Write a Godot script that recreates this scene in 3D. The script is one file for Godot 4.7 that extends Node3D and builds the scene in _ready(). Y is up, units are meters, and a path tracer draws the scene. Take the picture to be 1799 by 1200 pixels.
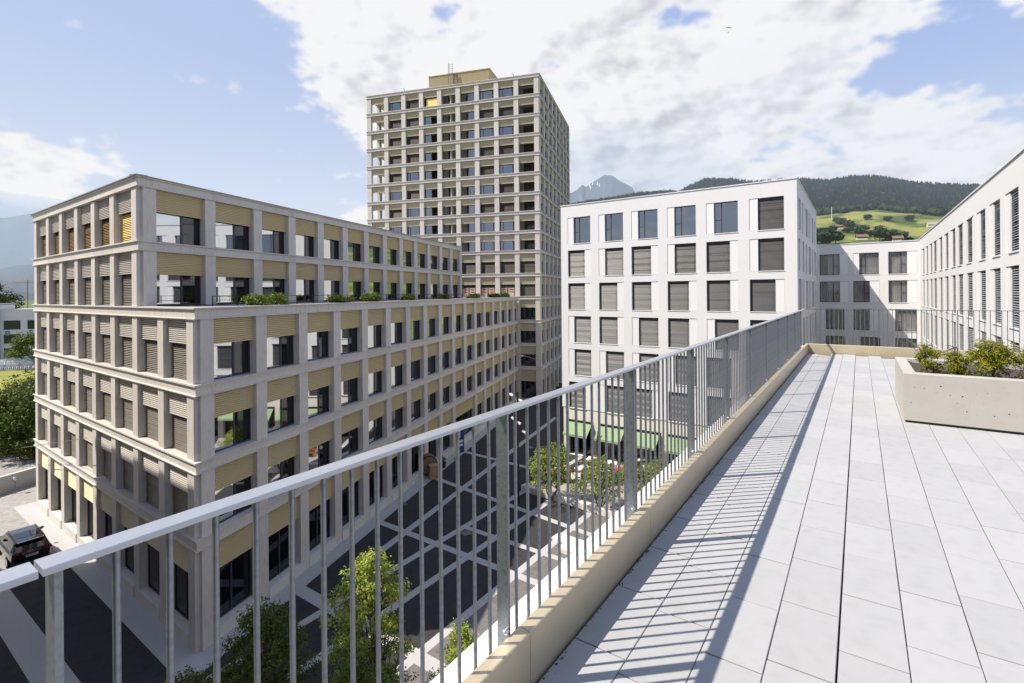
extends Node3D
# A roof terrace above a courtyard between an office block, a residential tower and white apartment buildings.
# Metres, y up. The eye stands at (0, 16, 0) and looks along -z. u runs along the terrace, v to its right.

const EYE := 16.0
const UX := 0.57000
const UZ := 0.82165
var rng := RandomNumberGenerator.new()
var M := {}
var C := {}
var names := {}
var UP := Vector3.UP


class MB:
	var v := PackedVector3Array()
	var n := PackedVector3Array()
	var c := PackedColorArray()
	var t := PackedVector2Array()
	var col := Color.WHITE
	var use := false
	var uvs := false

	func put(p: Vector3, nn: Vector3, uv := Vector2.ZERO) -> void:
		v.append(p)
		n.append(nn)
		if use:
			c.append(col)
		if uvs:
			t.append(uv)

	func tri(a: Vector3, b: Vector3, d: Vector3) -> void:
		var nn := (b - a).cross(d - a).normalized()
		put(a, nn)
		put(d, nn)
		put(b, nn)

	func quad(a: Vector3, b: Vector3, d: Vector3, e: Vector3) -> void:
		var nn := (d - a).cross(e - b).normalized()
		put(a, nn, Vector2(0, 1))
		put(d, nn, Vector2(1, 0))
		put(b, nn, Vector2(1, 1))
		put(a, nn, Vector2(0, 1))
		put(e, nn, Vector2(0, 0))
		put(d, nn, Vector2(1, 0))

	func squad(a: Vector3, b: Vector3, d: Vector3, e: Vector3, na: Vector3, nb: Vector3, nd: Vector3, ne: Vector3) -> void:
		put(a, na)
		put(d, nd)
		put(b, nb)
		put(a, na)
		put(e, ne)
		put(d, nd)

	func box(p: Vector3, s: Vector3) -> void:
		obox(Transform3D(Basis(), p), s)

	# a box from its lowest corner, in the axes of x
	func obox(x: Transform3D, s: Vector3) -> void:
		var q := []
		for i in 8:
			q.append(x * Vector3(s.x if i & 1 else 0.0, s.y if i & 2 else 0.0, s.z if i & 4 else 0.0))
		quad(q[4], q[5], q[7], q[6])
		quad(q[1], q[0], q[2], q[3])
		quad(q[5], q[1], q[3], q[7])
		quad(q[0], q[4], q[6], q[2])
		quad(q[6], q[7], q[3], q[2])
		quad(q[0], q[1], q[5], q[4])

	# a box with its four upper edges (and its four upright ones) chamfered by b
	func cbox(p: Vector3, s: Vector3, b: float) -> void:
		var lo := [p, p + Vector3(s.x, 0, 0), p + Vector3(s.x, 0, s.z), p + Vector3(0, 0, s.z)]
		var mid := []
		var top := []
		for k in lo:
			mid.append(k + Vector3(0, s.y - b, 0))
		top = [p + Vector3(b, s.y, b), p + Vector3(s.x - b, s.y, b), p + Vector3(s.x - b, s.y, s.z - b), p + Vector3(b, s.y, s.z - b)]
		for i in 4:
			var j := (i + 1) % 4
			quad(lo[j], lo[i], mid[i], mid[j])
			quad(mid[j], mid[i], top[i], top[j])
		quad(top[3], top[2], top[1], top[0])
		quad(lo[0], lo[1], lo[2], lo[3])

	func tube(a: Vector3, b: Vector3, ra: float, rb: float, k := 8, cap := true) -> void:
		var d := (b - a).normalized()
		var x := d.cross(Vector3.RIGHT if absf(d.x) < 0.8 else Vector3.UP).normalized()
		var y := d.cross(x)
		for i in k:
			var p := TAU * i / k
			var q := TAU * (i + 1) / k
			var e := x * cos(p) + y * sin(p)
			var f := x * cos(q) + y * sin(q)
			squad(a + e * ra, a + f * ra, b + f * rb, b + e * rb, e, f, f, e)
			if cap:
				tri(b, b + e * rb, b + f * rb)
				tri(a, a + f * ra, a + e * ra)

	func ball(p: Vector3, r: Vector3, k := 8, m := 6) -> void:
		for j in m:
			for i in k:
				var q := []
				for e in [[i, j], [i + 1, j], [i + 1, j + 1], [i, j + 1]]:
					var la: float = PI * e[1] / m
					var lo: float = -TAU * e[0] / k
					q.append(Vector3(sin(la) * cos(lo), cos(la), sin(la) * sin(lo)))
				squad(p + q[3] * r, p + q[2] * r, p + q[1] * r, p + q[0] * r, q[3], q[2], q[1], q[0])

	# an open or closed outline (x = z-coordinate, y = height) drawn along x
	func extrude(o: PackedVector2Array, x0: float, x1: float, caps := true) -> void:
		for i in o.size():
			var a := o[i]
			var b := o[(i + 1) % o.size()]
			quad(Vector3(x0, a.y, a.x), Vector3(x1, a.y, a.x), Vector3(x1, b.y, b.x), Vector3(x0, b.y, b.x))
		if caps:
			var ix := Geometry2D.triangulate_polygon(o)
			for i in range(0, ix.size(), 3):
				for e in [x0, x1]:
					var p := Vector3(e, o[ix[i]].y, o[ix[i]].x)
					var q := Vector3(e, o[ix[i + 1]].y, o[ix[i + 1]].x)
					var r := Vector3(e, o[ix[i + 2]].y, o[ix[i + 2]].x)
					if ((q - p).cross(r - p).x > 0) == (e == x1):
						tri(p, q, r)
					else:
						tri(p, r, q)

	# an upright prism over a polygon of (x, z) from y0 to y1
	func prism(o: PackedVector2Array, y0: float, y1: float) -> void:
		if Geometry2D.is_polygon_clockwise(o):
			o = o.duplicate()
			o.reverse()
		for i in o.size():
			var a := o[i]
			var b := o[(i + 1) % o.size()]
			quad(Vector3(b.x, y0, b.y), Vector3(a.x, y0, a.y), Vector3(a.x, y1, a.y), Vector3(b.x, y1, b.y))
		var ix := Geometry2D.triangulate_polygon(o)
		for i in range(0, ix.size(), 3):
			for e in [y0, y1]:
				var p := Vector3(o[ix[i]].x, e, o[ix[i]].y)
				var q := Vector3(o[ix[i + 1]].x, e, o[ix[i + 1]].y)
				var r := Vector3(o[ix[i + 2]].x, e, o[ix[i + 2]].y)
				if ((q - p).cross(r - p).y > 0) == (e == y1):
					tri(p, q, r)
				else:
					tri(p, r, q)

	func mesh() -> ArrayMesh:
		var a := []
		a.resize(Mesh.ARRAY_MAX)
		a[Mesh.ARRAY_VERTEX] = v
		a[Mesh.ARRAY_NORMAL] = n
		if use:
			a[Mesh.ARRAY_COLOR] = c
		if uvs:
			a[Mesh.ARRAY_TEX_UV] = t
		var m := ArrayMesh.new()
		m.add_surface_from_arrays(Mesh.PRIMITIVE_TRIANGLES, a)
		return m


# ---------------------------------------------------------------- names, things, parts
func numbered(base: String, owner_id: int) -> String:
	var k := "%d/%s" % [owner_id, base]
	var i: int = names.get(k, 0)
	names[k] = i + 1
	return base if i == 0 else "%s_%03d" % [base, i]


func thing(called: String, label: String, category: String, x := Transform3D(), group := "") -> Node3D:
	var o := Node3D.new()
	o.name = numbered(called, 0)
	add_child(o, true)
	o.transform = x
	tag(o, label, category, group)
	return o


func tag(o: Node3D, label: String, category: String, group := "") -> void:
	o.set_meta("label", label)
	o.set_meta("category", category)
	if group:
		o.set_meta("group", group)


func part(p: Node3D, called: String, mesh: Mesh, mat: Material, x := Transform3D()) -> MeshInstance3D:
	var o := MeshInstance3D.new()
	o.name = numbered(called, p.get_instance_id())
	o.mesh = mesh
	o.material_override = mat
	o.transform = x
	p.add_child(o, true)
	return o


func struct(called: String, mesh: Mesh, mat: Material, x := Transform3D()) -> MeshInstance3D:
	var o := MeshInstance3D.new()
	o.name = numbered(called, 0)
	o.mesh = mesh
	o.material_override = mat
	o.transform = x
	add_child(o, true)
	o.set_meta("kind", "structure")
	return o


func copy(o: Node3D, x: Transform3D, label := "", group := "") -> Node3D:
	var base: String = o.name
	if base.length() > 4 and base.substr(base.length() - 3).is_valid_int():
		base = base.substr(0, base.length() - 4)
	var r: Node3D = o.duplicate()
	r.name = numbered(base, 0)
	add_child(r, true)
	r.transform = x
	if label:
		r.set_meta("label", label)
	if group:
		r.set_meta("group", group)
	return r


func T(p: Vector3) -> Transform3D:
	return Transform3D(Basis(), p)


# x right, h above or below the eye, z ahead
func W(x: float, h: float, z: float) -> Vector3:
	return Vector3(x, EYE + h, -z)


func TU(u: float, v: float, h: float) -> Vector3:
	return W(u * UX + v * UZ, h, u * UZ - v * UX)


# the axes of a wall: x along it to the right as one faces it, y up, z out of it
func wall_axes(at: Vector3, along: Vector2) -> Transform3D:
	var d := Vector3(along.x, 0, -along.y).normalized()
	return Transform3D(Basis(d, UP, d.cross(UP)), at)


func boxmesh(w: float, h: float, d: float) -> Mesh:
	var k := "box%.3f/%.3f/%.3f" % [w, h, d]
	if not C.has(k):
		var b := MB.new()
		b.box(Vector3(0, 0, -d), Vector3(w, h, d))
		C[k] = b.mesh()
	return C[k]


# ---------------------------------------------------------------- materials
func lin(r: float, g: float, b: float) -> Color:
	return Color(r, g, b).linear_to_srgb()


func mat(called: String, col: Color, rough := 0.7, metal := 0.0, spec := 0.5) -> StandardMaterial3D:
	var m := StandardMaterial3D.new()
	m.resource_name = called
	m.albedo_color = col
	m.roughness = rough
	m.metallic = metal
	m.metallic_specular = spec
	M[called] = m
	return m


func vmat(called: String, rough := 0.8, back := Color.BLACK) -> StandardMaterial3D:
	var m := mat(called, Color.WHITE, rough, 0.0, 0.3)
	m.vertex_color_use_as_albedo = true
	if back != Color.BLACK:
		m.backlight_enabled = true
		m.backlight = back
	return m


func noise_tex(freq: float, ramp: Array, size := 512, seed_ := 1, oct := 4, normal := false, bump := 4.0) -> NoiseTexture2D:
	var f := FastNoiseLite.new()
	f.seed = seed_
	f.frequency = freq
	f.noise_type = FastNoiseLite.TYPE_SIMPLEX_SMOOTH
	f.fractal_octaves = oct
	var t := NoiseTexture2D.new()
	t.width = size
	t.height = size
	t.seamless = true
	t.noise = f
	t.as_normal_map = normal
	t.bump_strength = bump
	if ramp.size() > 0:
		var g := Gradient.new()
		g.offsets = PackedFloat32Array(range(ramp.size()).map(func(i): return float(i) / (ramp.size() - 1)))
		g.colors = PackedColorArray(ramp)
		t.color_ramp = g
	return t


func grain(m: StandardMaterial3D, tex: Texture2D, metres: float, world := true) -> StandardMaterial3D:
	m.albedo_texture = tex
	m.uv1_triplanar = true
	m.uv1_world_triplanar = world
	m.uv1_scale = Vector3.ONE / metres
	return m


func relief(m: StandardMaterial3D, tex: Texture2D, cm: float) -> StandardMaterial3D:
	m.heightmap_enabled = true
	m.heightmap_texture = tex
	m.heightmap_scale = cm
	return m


func materials() -> void:
	var soft := noise_tex(0.006, [Color(0.965, 0.965, 0.965), Color(1, 1, 1), Color(0.98, 0.978, 0.975)], 512, 3)
	var rain := noise_tex(0.02, [Color(0.955, 0.955, 0.95), Color(1, 1, 1), Color(1, 1, 1), Color(0.98, 0.98, 0.978)], 512, 27, 5)
	var wear := noise_tex(0.012, [Color(0.80, 0.80, 0.80), Color(1, 1, 1), Color(0.88, 0.87, 0.86)], 512, 5, 6)
	var grit := noise_tex(0.09, [Color(0.72, 0.72, 0.72), Color(0.95, 0.95, 0.95), Color(1, 1, 1)], 512, 9, 3)
	var fine := noise_tex(0.05, [Color(0.2, 0.2, 0.2), Color(0.8, 0.8, 0.8)], 512, 12, 4)
	var streak := noise_tex(0.016, [Color(0.90, 0.895, 0.885), Color(1, 1, 1), Color(0.955, 0.95, 0.945)], 512, 17, 5)
	for i in 3:
		var k := [1.0, 0.955, 1.04][i] as float
		var m := grain(mat("cladding" if i == 0 else "cladding%d" % i, lin(0.575 * k, 0.538 * k, 0.503 * k), 0.52 + 0.04 * i), streak, 2.0)
		m.uv1_scale = Vector3(0.55 + 0.1 * i, 0.09, 0.55 + 0.1 * i)
		m.uv1_offset = Vector3(0.3 * i, 0.1 * i, 0.2 * i)
	mat("cap_metal", lin(0.33, 0.32, 0.31), 0.4, 0.6)
	mat("gold_shutter", lin(0.61, 0.505, 0.295), 0.5)
	mat("sunlit_shutter", lin(0.56, 0.525, 0.475), 0.5)  # the gold shutter as bleached by full sun, light put into the colour
	mat("sunlit_ground_shutter", lin(0.75, 0.66, 0.46), 0.55)  # sunlit copy of the gold shutter for the ground storey
	mat("roof_gold", lin(0.42, 0.345, 0.195), 0.55)
	mat("tower_shutter", lin(0.55, 0.495, 0.375), 0.55)
	mat("bronze_blind", lin(0.165, 0.145, 0.115), 0.5)
	mat("golden_blind", lin(0.26, 0.15, 0.045), 0.45, 0.2)
	mat("yellow_blind", lin(0.85, 0.62, 0.20), 0.6)
	mat("brown_blind", lin(0.085, 0.066, 0.056), 0.5)
	mat("grey_blind", lin(0.052, 0.053, 0.056), 0.45, 0.0, 0.5)
	mat("silver_blind", lin(0.20, 0.20, 0.20), 0.45)
	mat("frame", lin(0.045, 0.045, 0.055), 0.5)
	mat("core", lin(0.05, 0.048, 0.05), 0.8)
	var g := mat("glass", lin(0.66, 0.68, 0.71), 0.02, 1.0)
	mat("glass_sky", lin(0.22, 0.245, 0.28), 0.02, 1.0)
	g.metallic_specular = 0.5
	mat("glass_loggia", lin(0.11, 0.10, 0.10), 0.12)
	mat("glass_dark", lin(0.085, 0.09, 0.10), 0.03, 1.0)
	var cl := mat("clear_glass", Color(1, 1, 1, 0.06), 0.02)
	cl.transparency = BaseMaterial3D.TRANSPARENCY_ALPHA
	cl.metallic_specular = 0.7
	relief(grain(mat("plaster", lin(0.61, 0.61, 0.616), 0.85), rain, 5.0), fine, 0.05)
	M.plaster.uv1_scale = Vector3(0.75, 0.10, 0.75)
	grain(mat("plaster_beige", lin(0.62, 0.59, 0.53), 0.85), soft, 4.0)
	mat("white_panel", lin(0.66, 0.66, 0.665), 0.55)
	mat("white_metal", lin(0.66, 0.66, 0.66), 0.45)
	mat("grey_sill", lin(0.42, 0.42, 0.42), 0.4, 0.4)
	grain(mat("asphalt", lin(0.029, 0.0275, 0.031), 0.9), wear, 6.0)
	grain(mat("sunlit_asphalt", lin(0.15, 0.142, 0.135), 0.9), wear, 4.0)  # the same asphalt, lightened in colour to stand in for sunshine
	grain(mat("paving_light", lin(0.31, 0.298, 0.285), 0.9), wear, 5.0)
	grain(mat("granite", lin(0.40, 0.395, 0.40), 0.8), soft, 0.9)
	grain(mat("gravel", lin(0.36, 0.34, 0.31), 0.95), grit, 0.8)
	grain(mat("concrete", lin(0.58, 0.56, 0.53), 0.85), soft, 2.0)
	var slabby := noise_tex(0.008, [Color(0.96, 0.96, 0.957), Color(0.99, 0.99, 0.99), Color(1, 1, 1), Color(0.978, 0.976, 0.972)], 512, 23, 6)
	for i in 5:
		var k := [1.0, 0.955, 1.035, 0.98, 1.015][i] as float
		grain(mat("slab%d" % i, lin(0.352 * k, 0.356 * k, 0.364 * k), 0.82), slabby, 0.55 + 0.13 * i, false).uv1_offset = Vector3(0.17 * i, 0, 0.29 * i)
	grain(mat("planter", lin(0.40, 0.382, 0.354), 0.85), soft, 1.1)
	mat("underlay", lin(0.035, 0.035, 0.035), 0.95)
	grain(mat("bronze", lin(0.54, 0.46, 0.325), 0.36, 0.35), soft, 0.9)
	grain(mat("zinc", lin(0.255, 0.275, 0.31), 0.38, 0.85), noise_tex(0.03, [Color(0.80, 0.80, 0.80), Color(1, 1, 1), Color(0.90, 0.90, 0.91)], 256, 33, 5), 0.3, false)
	relief(grain(mat("zinc_rail", lin(0.47, 0.49, 0.535), 0.40, 0.7), soft, 0.35), fine, 0.02)
	mat("bolt", lin(0.6, 0.6, 0.6), 0.3, 0.9)
	mat("soil", lin(0.05, 0.04, 0.032), 0.95)
	mat("bark", lin(0.11, 0.095, 0.075), 0.9)
	vmat("leaf", 0.55, Color(0.55, 0.62, 0.28))
	vmat("tinted", 0.9)
	vmat("conifer", 0.9)
	mat("green_awning", lin(0.21, 0.29, 0.155), 0.8)
	mat("black_metal", lin(0.02, 0.02, 0.022), 0.5, 0.4)
	var cp := mat("car_paint", lin(0.008, 0.008, 0.010), 0.25, 0.2)
	cp.clearcoat_enabled = true
	cp.clearcoat = 1.0
	cp.clearcoat_roughness = 0.03
	mat("car_glass", lin(0.12, 0.125, 0.14), 0.02, 1.0)
	mat("rubber", lin(0.02, 0.02, 0.02), 0.9)
	mat("chrome", lin(0.6, 0.6, 0.62), 0.15, 1.0)
	mat("red_lamp", lin(0.09, 0.006, 0.008), 0.2)
	mat("plate", lin(0.75, 0.75, 0.72), 0.5)
	mat("ink", lin(0.02, 0.02, 0.02), 0.7)
	mat("wood", lin(0.17, 0.10, 0.055), 0.75)
	mat("pale_wood", lin(0.34, 0.23, 0.14), 0.75)
	mat("navy_cloth", lin(0.035, 0.05, 0.14), 0.85)
	mat("red_cloth", lin(0.45, 0.02, 0.03), 0.8)
	mat("cream_cloth", lin(0.72, 0.68, 0.60), 0.85)
	mat("dark_cloth", lin(0.02, 0.025, 0.025), 0.9)
	mat("teal_paint", lin(0.15, 0.36, 0.33), 0.6)
	mat("brick_red", lin(0.30, 0.10, 0.06), 0.9)
	mat("sign_teal", lin(0.06, 0.22, 0.20), 0.7)
	mat("poster_cream", lin(0.66, 0.52, 0.42), 0.8)
	mat("poster_red", lin(0.26, 0.055, 0.035), 0.8)
	mat("loggia_white", lin(0.52, 0.50, 0.475), 0.85)
	mat("crane_red", lin(0.45, 0.10, 0.08), 0.6)


# ---------------------------------------------------------------- sky
func sky_picture() -> ImageTexture:
	var w := 2048
	var h := 1024
	var f := FastNoiseLite.new()
	f.seed = 21
	f.frequency = 1.0
	f.fractal_octaves = 6
	f.fractal_gain = 0.52
	var s := FastNoiseLite.new()
	s.seed = 77
	s.frequency = 1.0
	s.fractal_octaves = 4
	var data := PackedFloat32Array()
	data.resize(w * h * 4)
	var i := 0
	for y in h:
		var el := 90.0 - 180.0 * (y + 0.5) / h
		var se := sin(deg_to_rad(el))
		var ce := cos(deg_to_rad(el))
		# clear air: pale over the horizon, deeper towards the zenith
		var k := clampf(el / 60.0, 0.0, 1.0)
		var air := Color(0.74, 0.82, 0.95).lerp(Color(0.43, 0.55, 0.86), smoothstep(0.05, 0.45, k)).lerp(Color(0.20, 0.34, 0.72), smoothstep(0.42, 1.0, k))
		for x in w:
			if el < 0.0:
				data[i] = 0.13
				data[i + 1] = 0.14
				data[i + 2] = 0.13
				data[i + 3] = 1.0
				i += 4
				continue
			var az := wrapf(360.0 * (x + 0.5) / w, -180.0, 180.0)   # the picture's first column lies straight ahead
			var ra := deg_to_rad(az)
			var d := Vector3(sin(ra) * ce, se, cos(ra) * ce)
			var p := Vector3(d.x, 0.0, d.z) / (se + 0.22)
			# brighter air on the sun's side
			var toward := d.x * -0.616 + d.y * 0.783 + d.z * -0.087
			var sky_air := air.lerp(Color(0.80, 0.865, 0.97), 0.26 * smoothstep(-0.1, 0.95, toward)).lerp(Color(0.30, 0.45, 0.83), 0.45 * smoothstep(0.35, -0.35, toward) * smoothstep(9.0, 22.0, el))
			var n := f.get_noise_3d(p.x * 2.1, p.z * 2.1, el * 0.03)
			var m := f.get_noise_3d(p.x * 6.0 + 9.0, p.z * 6.0, 3.0 + el * 0.06)
			# the great cloud bank ahead, its ragged left edge, the blue gap at the right
			var left := smoothstep(-7.0, 6.0, az - (-26.0 + (28.0 - el) * 0.85))
			var right := lerpf(1.0 - smoothstep(-8.0, 3.0, az - (41.5 - (24.5 - el) * 1.15)), 1.0 - 0.18 * smoothstep(26.0, 46.0, az), smoothstep(18.0, 11.0, el))
			right *= 1.0 - smoothstep(52.0, 75.0, az)
			var bank := left * right * (1.0 - smoothstep(38.0, 60.0, el))
			var bias := -0.34 + 1.04 * bank
			# a few blue rents near the top of the bank
			bias -= 0.60 * exp(-pow((az + 7.5) / 2.2, 2.0) - pow((el - 29.0) / 1.8, 2.0))
			bias -= 0.50 * exp(-pow((az - 17.0) / 4.2, 2.0) - pow((el - 27.4) / 1.0, 2.0))
			bias -= 0.30 * exp(-pow((az - 4.5) / 3.0, 2.0) - pow((el - 25.0) / 2.0, 2.0))
			# streaks across the gap
			if az > 20.0 and az < 80.0 and el < 34.0:
				var st := f.get_noise_3d((az - el * 1.5) * 0.075, (az * 0.45 + el) * 0.20, 7.0)
				bias += (1.0 - bank) * (0.30 + 0.75 * st) * smoothstep(20.0, 30.0, az)
			# heap of cloud low at the left, small ones beside the tower
			bias += 1.0 * exp(-pow((az + 45.0) / 7.0, 2.0) - pow((el - 10.5) / 4.0, 2.0))
			bias += 0.62 * exp(-pow((az + 16.5) / 2.0, 2.0) - pow((el - 8.4) / 1.6, 2.0))
			bias += 0.36 * exp(-pow((az + 20.0) / 2.0, 2.0) - pow((el - 12.4) / 1.2, 2.0))
			# elsewhere scattered cloud
			bias += 0.24 * smoothstep(50.0, 85.0, absf(az))
			var w3 := f.get_noise_3d(p.x * 17.0, p.z * 17.0, el * 0.2) if bias > -0.5 else 0.0
			var body := bias + 0.66 * n + 0.40 * m + 0.22 * w3
			var cover := smoothstep(0.0, 0.30, body)
			var thick := clampf(body, 0.0, 1.0)
			# billows: the side turned to the sun (behind, at the left) is the bright one
			var lit := 0.0
			var q := 0.0
			if cover > 0.01:
				var k1 := f.get_noise_3d((p.x - 0.10) * 2.1, (p.z - 0.05) * 2.1, (el + 2.0) * 0.03)
				var k2 := f.get_noise_3d((p.x - 0.035) * 6.0 + 9.0, (p.z - 0.02) * 6.0, 3.0 + (el + 0.8) * 0.06)
				lit = 1.1 * (n - k1) + 0.75 * (m - k2)
				q = s.get_noise_3d(p.x * 1.3 + 3.0, p.z * 1.3, 5.0)
			var under := smoothstep(22.0, 11.0, el) * smoothstep(-14.0, 6.0, az) * clampf(0.55 + 0.8 * q, 0.0, 1.0)
			var dark := clampf(0.46 * under + 0.44 * (q + 0.06) - 0.85 * lit + 0.25 * w3, 0.0, 0.72) * smoothstep(0.12, 0.55, thick)
			var cloud := Color(0.965, 0.965, 0.98).lerp(Color(0.47, 0.485, 0.57), dark)
			var c := sky_air.lerp(cloud, cover * (0.98 if thick > 0.2 else 0.9))
			data[i] = c.r * 0.645
			data[i + 1] = c.g * 0.645
			data[i + 2] = c.b * 0.645
			data[i + 3] = 1.0
			i += 4
	return ImageTexture.create_from_image(Image.create_from_data(w, h, false, Image.FORMAT_RGBAF, data.to_byte_array()))


func stage() -> void:
	var cam := Camera3D.new()
	cam.name = "camera"
	add_child(cam)
	cam.projection = Camera3D.PROJECTION_FRUSTUM
	cam.keep_aspect = Camera3D.KEEP_HEIGHT
	cam.near = 0.1
	cam.far = 16000.0
	cam.size = 0.1 * 1199.7 / 880.0
	cam.frustum_offset = Vector2(0.0, -0.1 * 84.5 / 880.0)
	cam.transform = Transform3D(Basis(Vector3(0, 0, 1), -0.0083), Vector3(0, EYE, 0))
	cam.current = true
	var sun := DirectionalLight3D.new()
	sun.name = "sun"
	add_child(sun)
	sun.light_energy = 1.6
	sun.light_color = Color(1.0, 0.965, 0.91)
	sun.light_angular_distance = 0.5
	sun.shadow_enabled = true
	var el := deg_to_rad(51.5)
	sun.transform = Transform3D(Basis(), Vector3(0, 60, 0)).looking_at(Vector3(0, 60, 0) + Vector3(0.990 * cos(el), -sin(el), -0.139 * cos(el)), UP)
	var we := WorldEnvironment.new()
	we.name = "world"
	add_child(we)
	var e := Environment.new()
	e.background_mode = Environment.BG_SKY
	e.tonemap_mode = Environment.TONE_MAPPER_LINEAR
	e.tonemap_exposure = 1.5
	var sm := PanoramaSkyMaterial.new()
	sm.panorama = sky_picture()
	e.sky = Sky.new()
	e.sky.sky_material = sm
	e.sdfgi_enabled = true
	e.ssao_enabled = true
	e.ssil_enabled = true
	e.volumetric_fog_enabled = true
	e.volumetric_fog_density = 0.0
	we.environment = e


func _ready() -> void:
	rng.seed = 4
	materials()
	stage()
	ground()
	hills()
	office_block()
	tower()
	white_buildings()
	terrace()
	courtyard()
	far_left()


# ---------------------------------------------------------------- ground
func flat(pts: Array, y: float) -> Mesh:   # polygon of (x, z ahead)
	var o := PackedVector2Array()
	for p in pts:
		o.append(Vector2(p[0], p[1]))
	var b := MB.new()
	var ix := Geometry2D.triangulate_polygon(o)
	for i in range(0, ix.size(), 3):
		var q := []
		for j in 3:
			q.append(Vector3(o[ix[i + j]].x, y, -o[ix[i + j]].y))
		if (q[1] - q[0]).cross(q[2] - q[0]).y < 0:
			b.tri(q[0], q[2], q[1])
		else:
			b.tri(q[0], q[1], q[2])
	return b.mesh()


func strip(a: Array, c: Array, w: float, y: float) -> Mesh:
	var d := Vector2(c[0] - a[0], c[1] - a[1]).normalized()
	var s := Vector2(-d.y, d.x) * w / 2.0
	return flat([[a[0] - s.x, a[1] - s.y], [c[0] - s.x, c[1] - s.y], [c[0] + s.x, c[1] + s.y], [a[0] + s.x, a[1] + s.y]], y)


func uvp(u: float, v: float) -> Array:
	return [u * UX + v * UZ, u * UZ - v * UX]


func ground() -> void:
	var b := MB.new()
	b.box(Vector3(-12000, -0.5, -12000), Vector3(24000, 0.5, 24000))
	struct("ground", b.mesh(), grain(mat("land", lin(0.10, 0.13, 0.06), 0.95), noise_tex(0.02, [Color(0.7, 0.75, 0.6), Color(1, 1, 0.9), Color(0.85, 0.9, 0.8)], 512, 31), 60.0))
	var road := struct("road", flat([[-28.6, -30], [-28.6, 31.5], [-37, 39], [-30, 60], [0, 110], [60, 130], [70, -30]], 0.004), M.asphalt)
	struct("pavement", flat([[-28.6, 10], [-28.6, 31.5], [-37.0, 39.0], [-34, 62], [-44, 60], [-60, 40], [-60, 10]], 0.008), M.paving_light)
	struct("sunlit_courtyard", flat([uvp(2.0, -16.2), uvp(41.0, -16.2), uvp(41.5, -4.0), uvp(16.0, -2.0), uvp(2.0, -2.0)], 0.009), M.sunlit_asphalt)  # sunlit part of the asphalt, its sunshine put into a lighter colour
	# granite bands let into the asphalt
	for e in [[uvp(56.0, -32.2), uvp(18.0, -24.0), 0.52], [uvp(50, -22.4), uvp(4, -22.4), 0.48], [uvp(42, -19.7), uvp(2, -19.7), 0.48], [uvp(40, -16.2), uvp(2, -16.2), 0.48]]:
		part(road, "granite_band", strip(e[0], e[1], e[2], 0.012), M.granite)
	for e in [[uvp(15.7, -29), uvp(15.7, -4), 0.75], [uvp(23.6, -32), uvp(23.3, -4), 0.52], [uvp(26.3, -22.4), uvp(26.3, -4), 0.44], [uvp(32.3, -34), uvp(30.0, -14), 0.48], [uvp(39, -36), uvp(38, -14), 0.48], [uvp(6.2, -40), uvp(6.2, -4), 1.2]]:
		part(road, "granite_band", strip(e[0], e[1], e[2], 0.016), M.granite)
	# light apron along the office block
	var c := [-14.0, 22.1]
	var d1 := Vector2(0.2751, 0.9614)
	var d2 := Vector2(-0.8123, 0.5832)
	part(road, "apron", strip([c[0] + 0.25 - d1.x * 0.8, c[1] - d1.y * 0.8 - 0.07], [c[0] + d1.x * 55 + 0.25, c[1] + d1.y * 55 - 0.07], 1.35, 0.02), M.granite)
	part(road, "apron", strip([c[0] - 0.15 - d2.x * 0.8, c[1] - 0.27 - d2.y * 0.8], [c[0] + d2.x * 29 - 0.15, c[1] + d2.y * 29 - 0.27], 1.45, 0.024), M.granite)
	struct("gravel_bed", flat([[0.9, 41.0], [14.5, 50.0], [20.5, 41.5], [9.0, 33.8]], 0.03), M.gravel)


# height (tangent from the eye) of the wooded ridge for a bearing in degrees
func ridge(az: float) -> float:
	var k := [[-10, 0.14], [3, 0.17], [6.8, 0.180], [9.8, 0.187], [12.9, 0.193], [16.6, 0.195], [18.4, 0.188], [19.8, 0.200], [21.2, 0.208], [24.6, 0.203], [27.7, 0.193], [31.2, 0.190], [34.4, 0.189], [36.1, 0.185], [38.6, 0.172], [42.3, 0.158], [46, 0.145], [60, 0.13], [80, 0.10]]
	for i in k.size() - 1:
		if az <= k[i + 1][0]:
			return lerpf(k[i][1], k[i + 1][1], clampf((az - k[i][0]) / (k[i + 1][0] - k[i][0]), 0, 1))
	return 0.1


func slope_height(az: float, r: float) -> float:
	var t := ridge(az) - 0.009
	var a := 0.0
	var k := [[260.0, 0.0], [420.0, 0.20], [700.0, 0.36], [1000.0, 0.60], [1150.0, 0.73], [1500.0, 1.0], [1900.0, 0.84]]
	for i in k.size() - 1:
		if r <= k[i + 1][0]:
			a = lerpf(k[i][1], k[i + 1][1], clampf((r - k[i][0]) / (k[i + 1][0] - k[i][0]), 0, 1))
			break
	return EYE * minf(1.0, a * 3.0) + a * t * r


func hill_point(az: float, r: float) -> Vector3:
	var ra := deg_to_rad(az)
	var n: FastNoiseLite = C.hilln
	return Vector3(sin(ra) * r, slope_height(az, r) + n.get_noise_2d(sin(ra) * r, cos(ra) * r) * minf(14.0, r * 0.009), -cos(ra) * r)


func is_wood(az: float, r: float) -> bool:
	var n: FastNoiseLite = C.hilln
	var w := n.get_noise_2d(az * 40.0, r * 0.7) * 60.0
	if az < 29.0:
		return r > 820.0 + w
	return r > 1150.0 + w * 0.8 + 25.0 * sin(az * 0.9)


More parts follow.
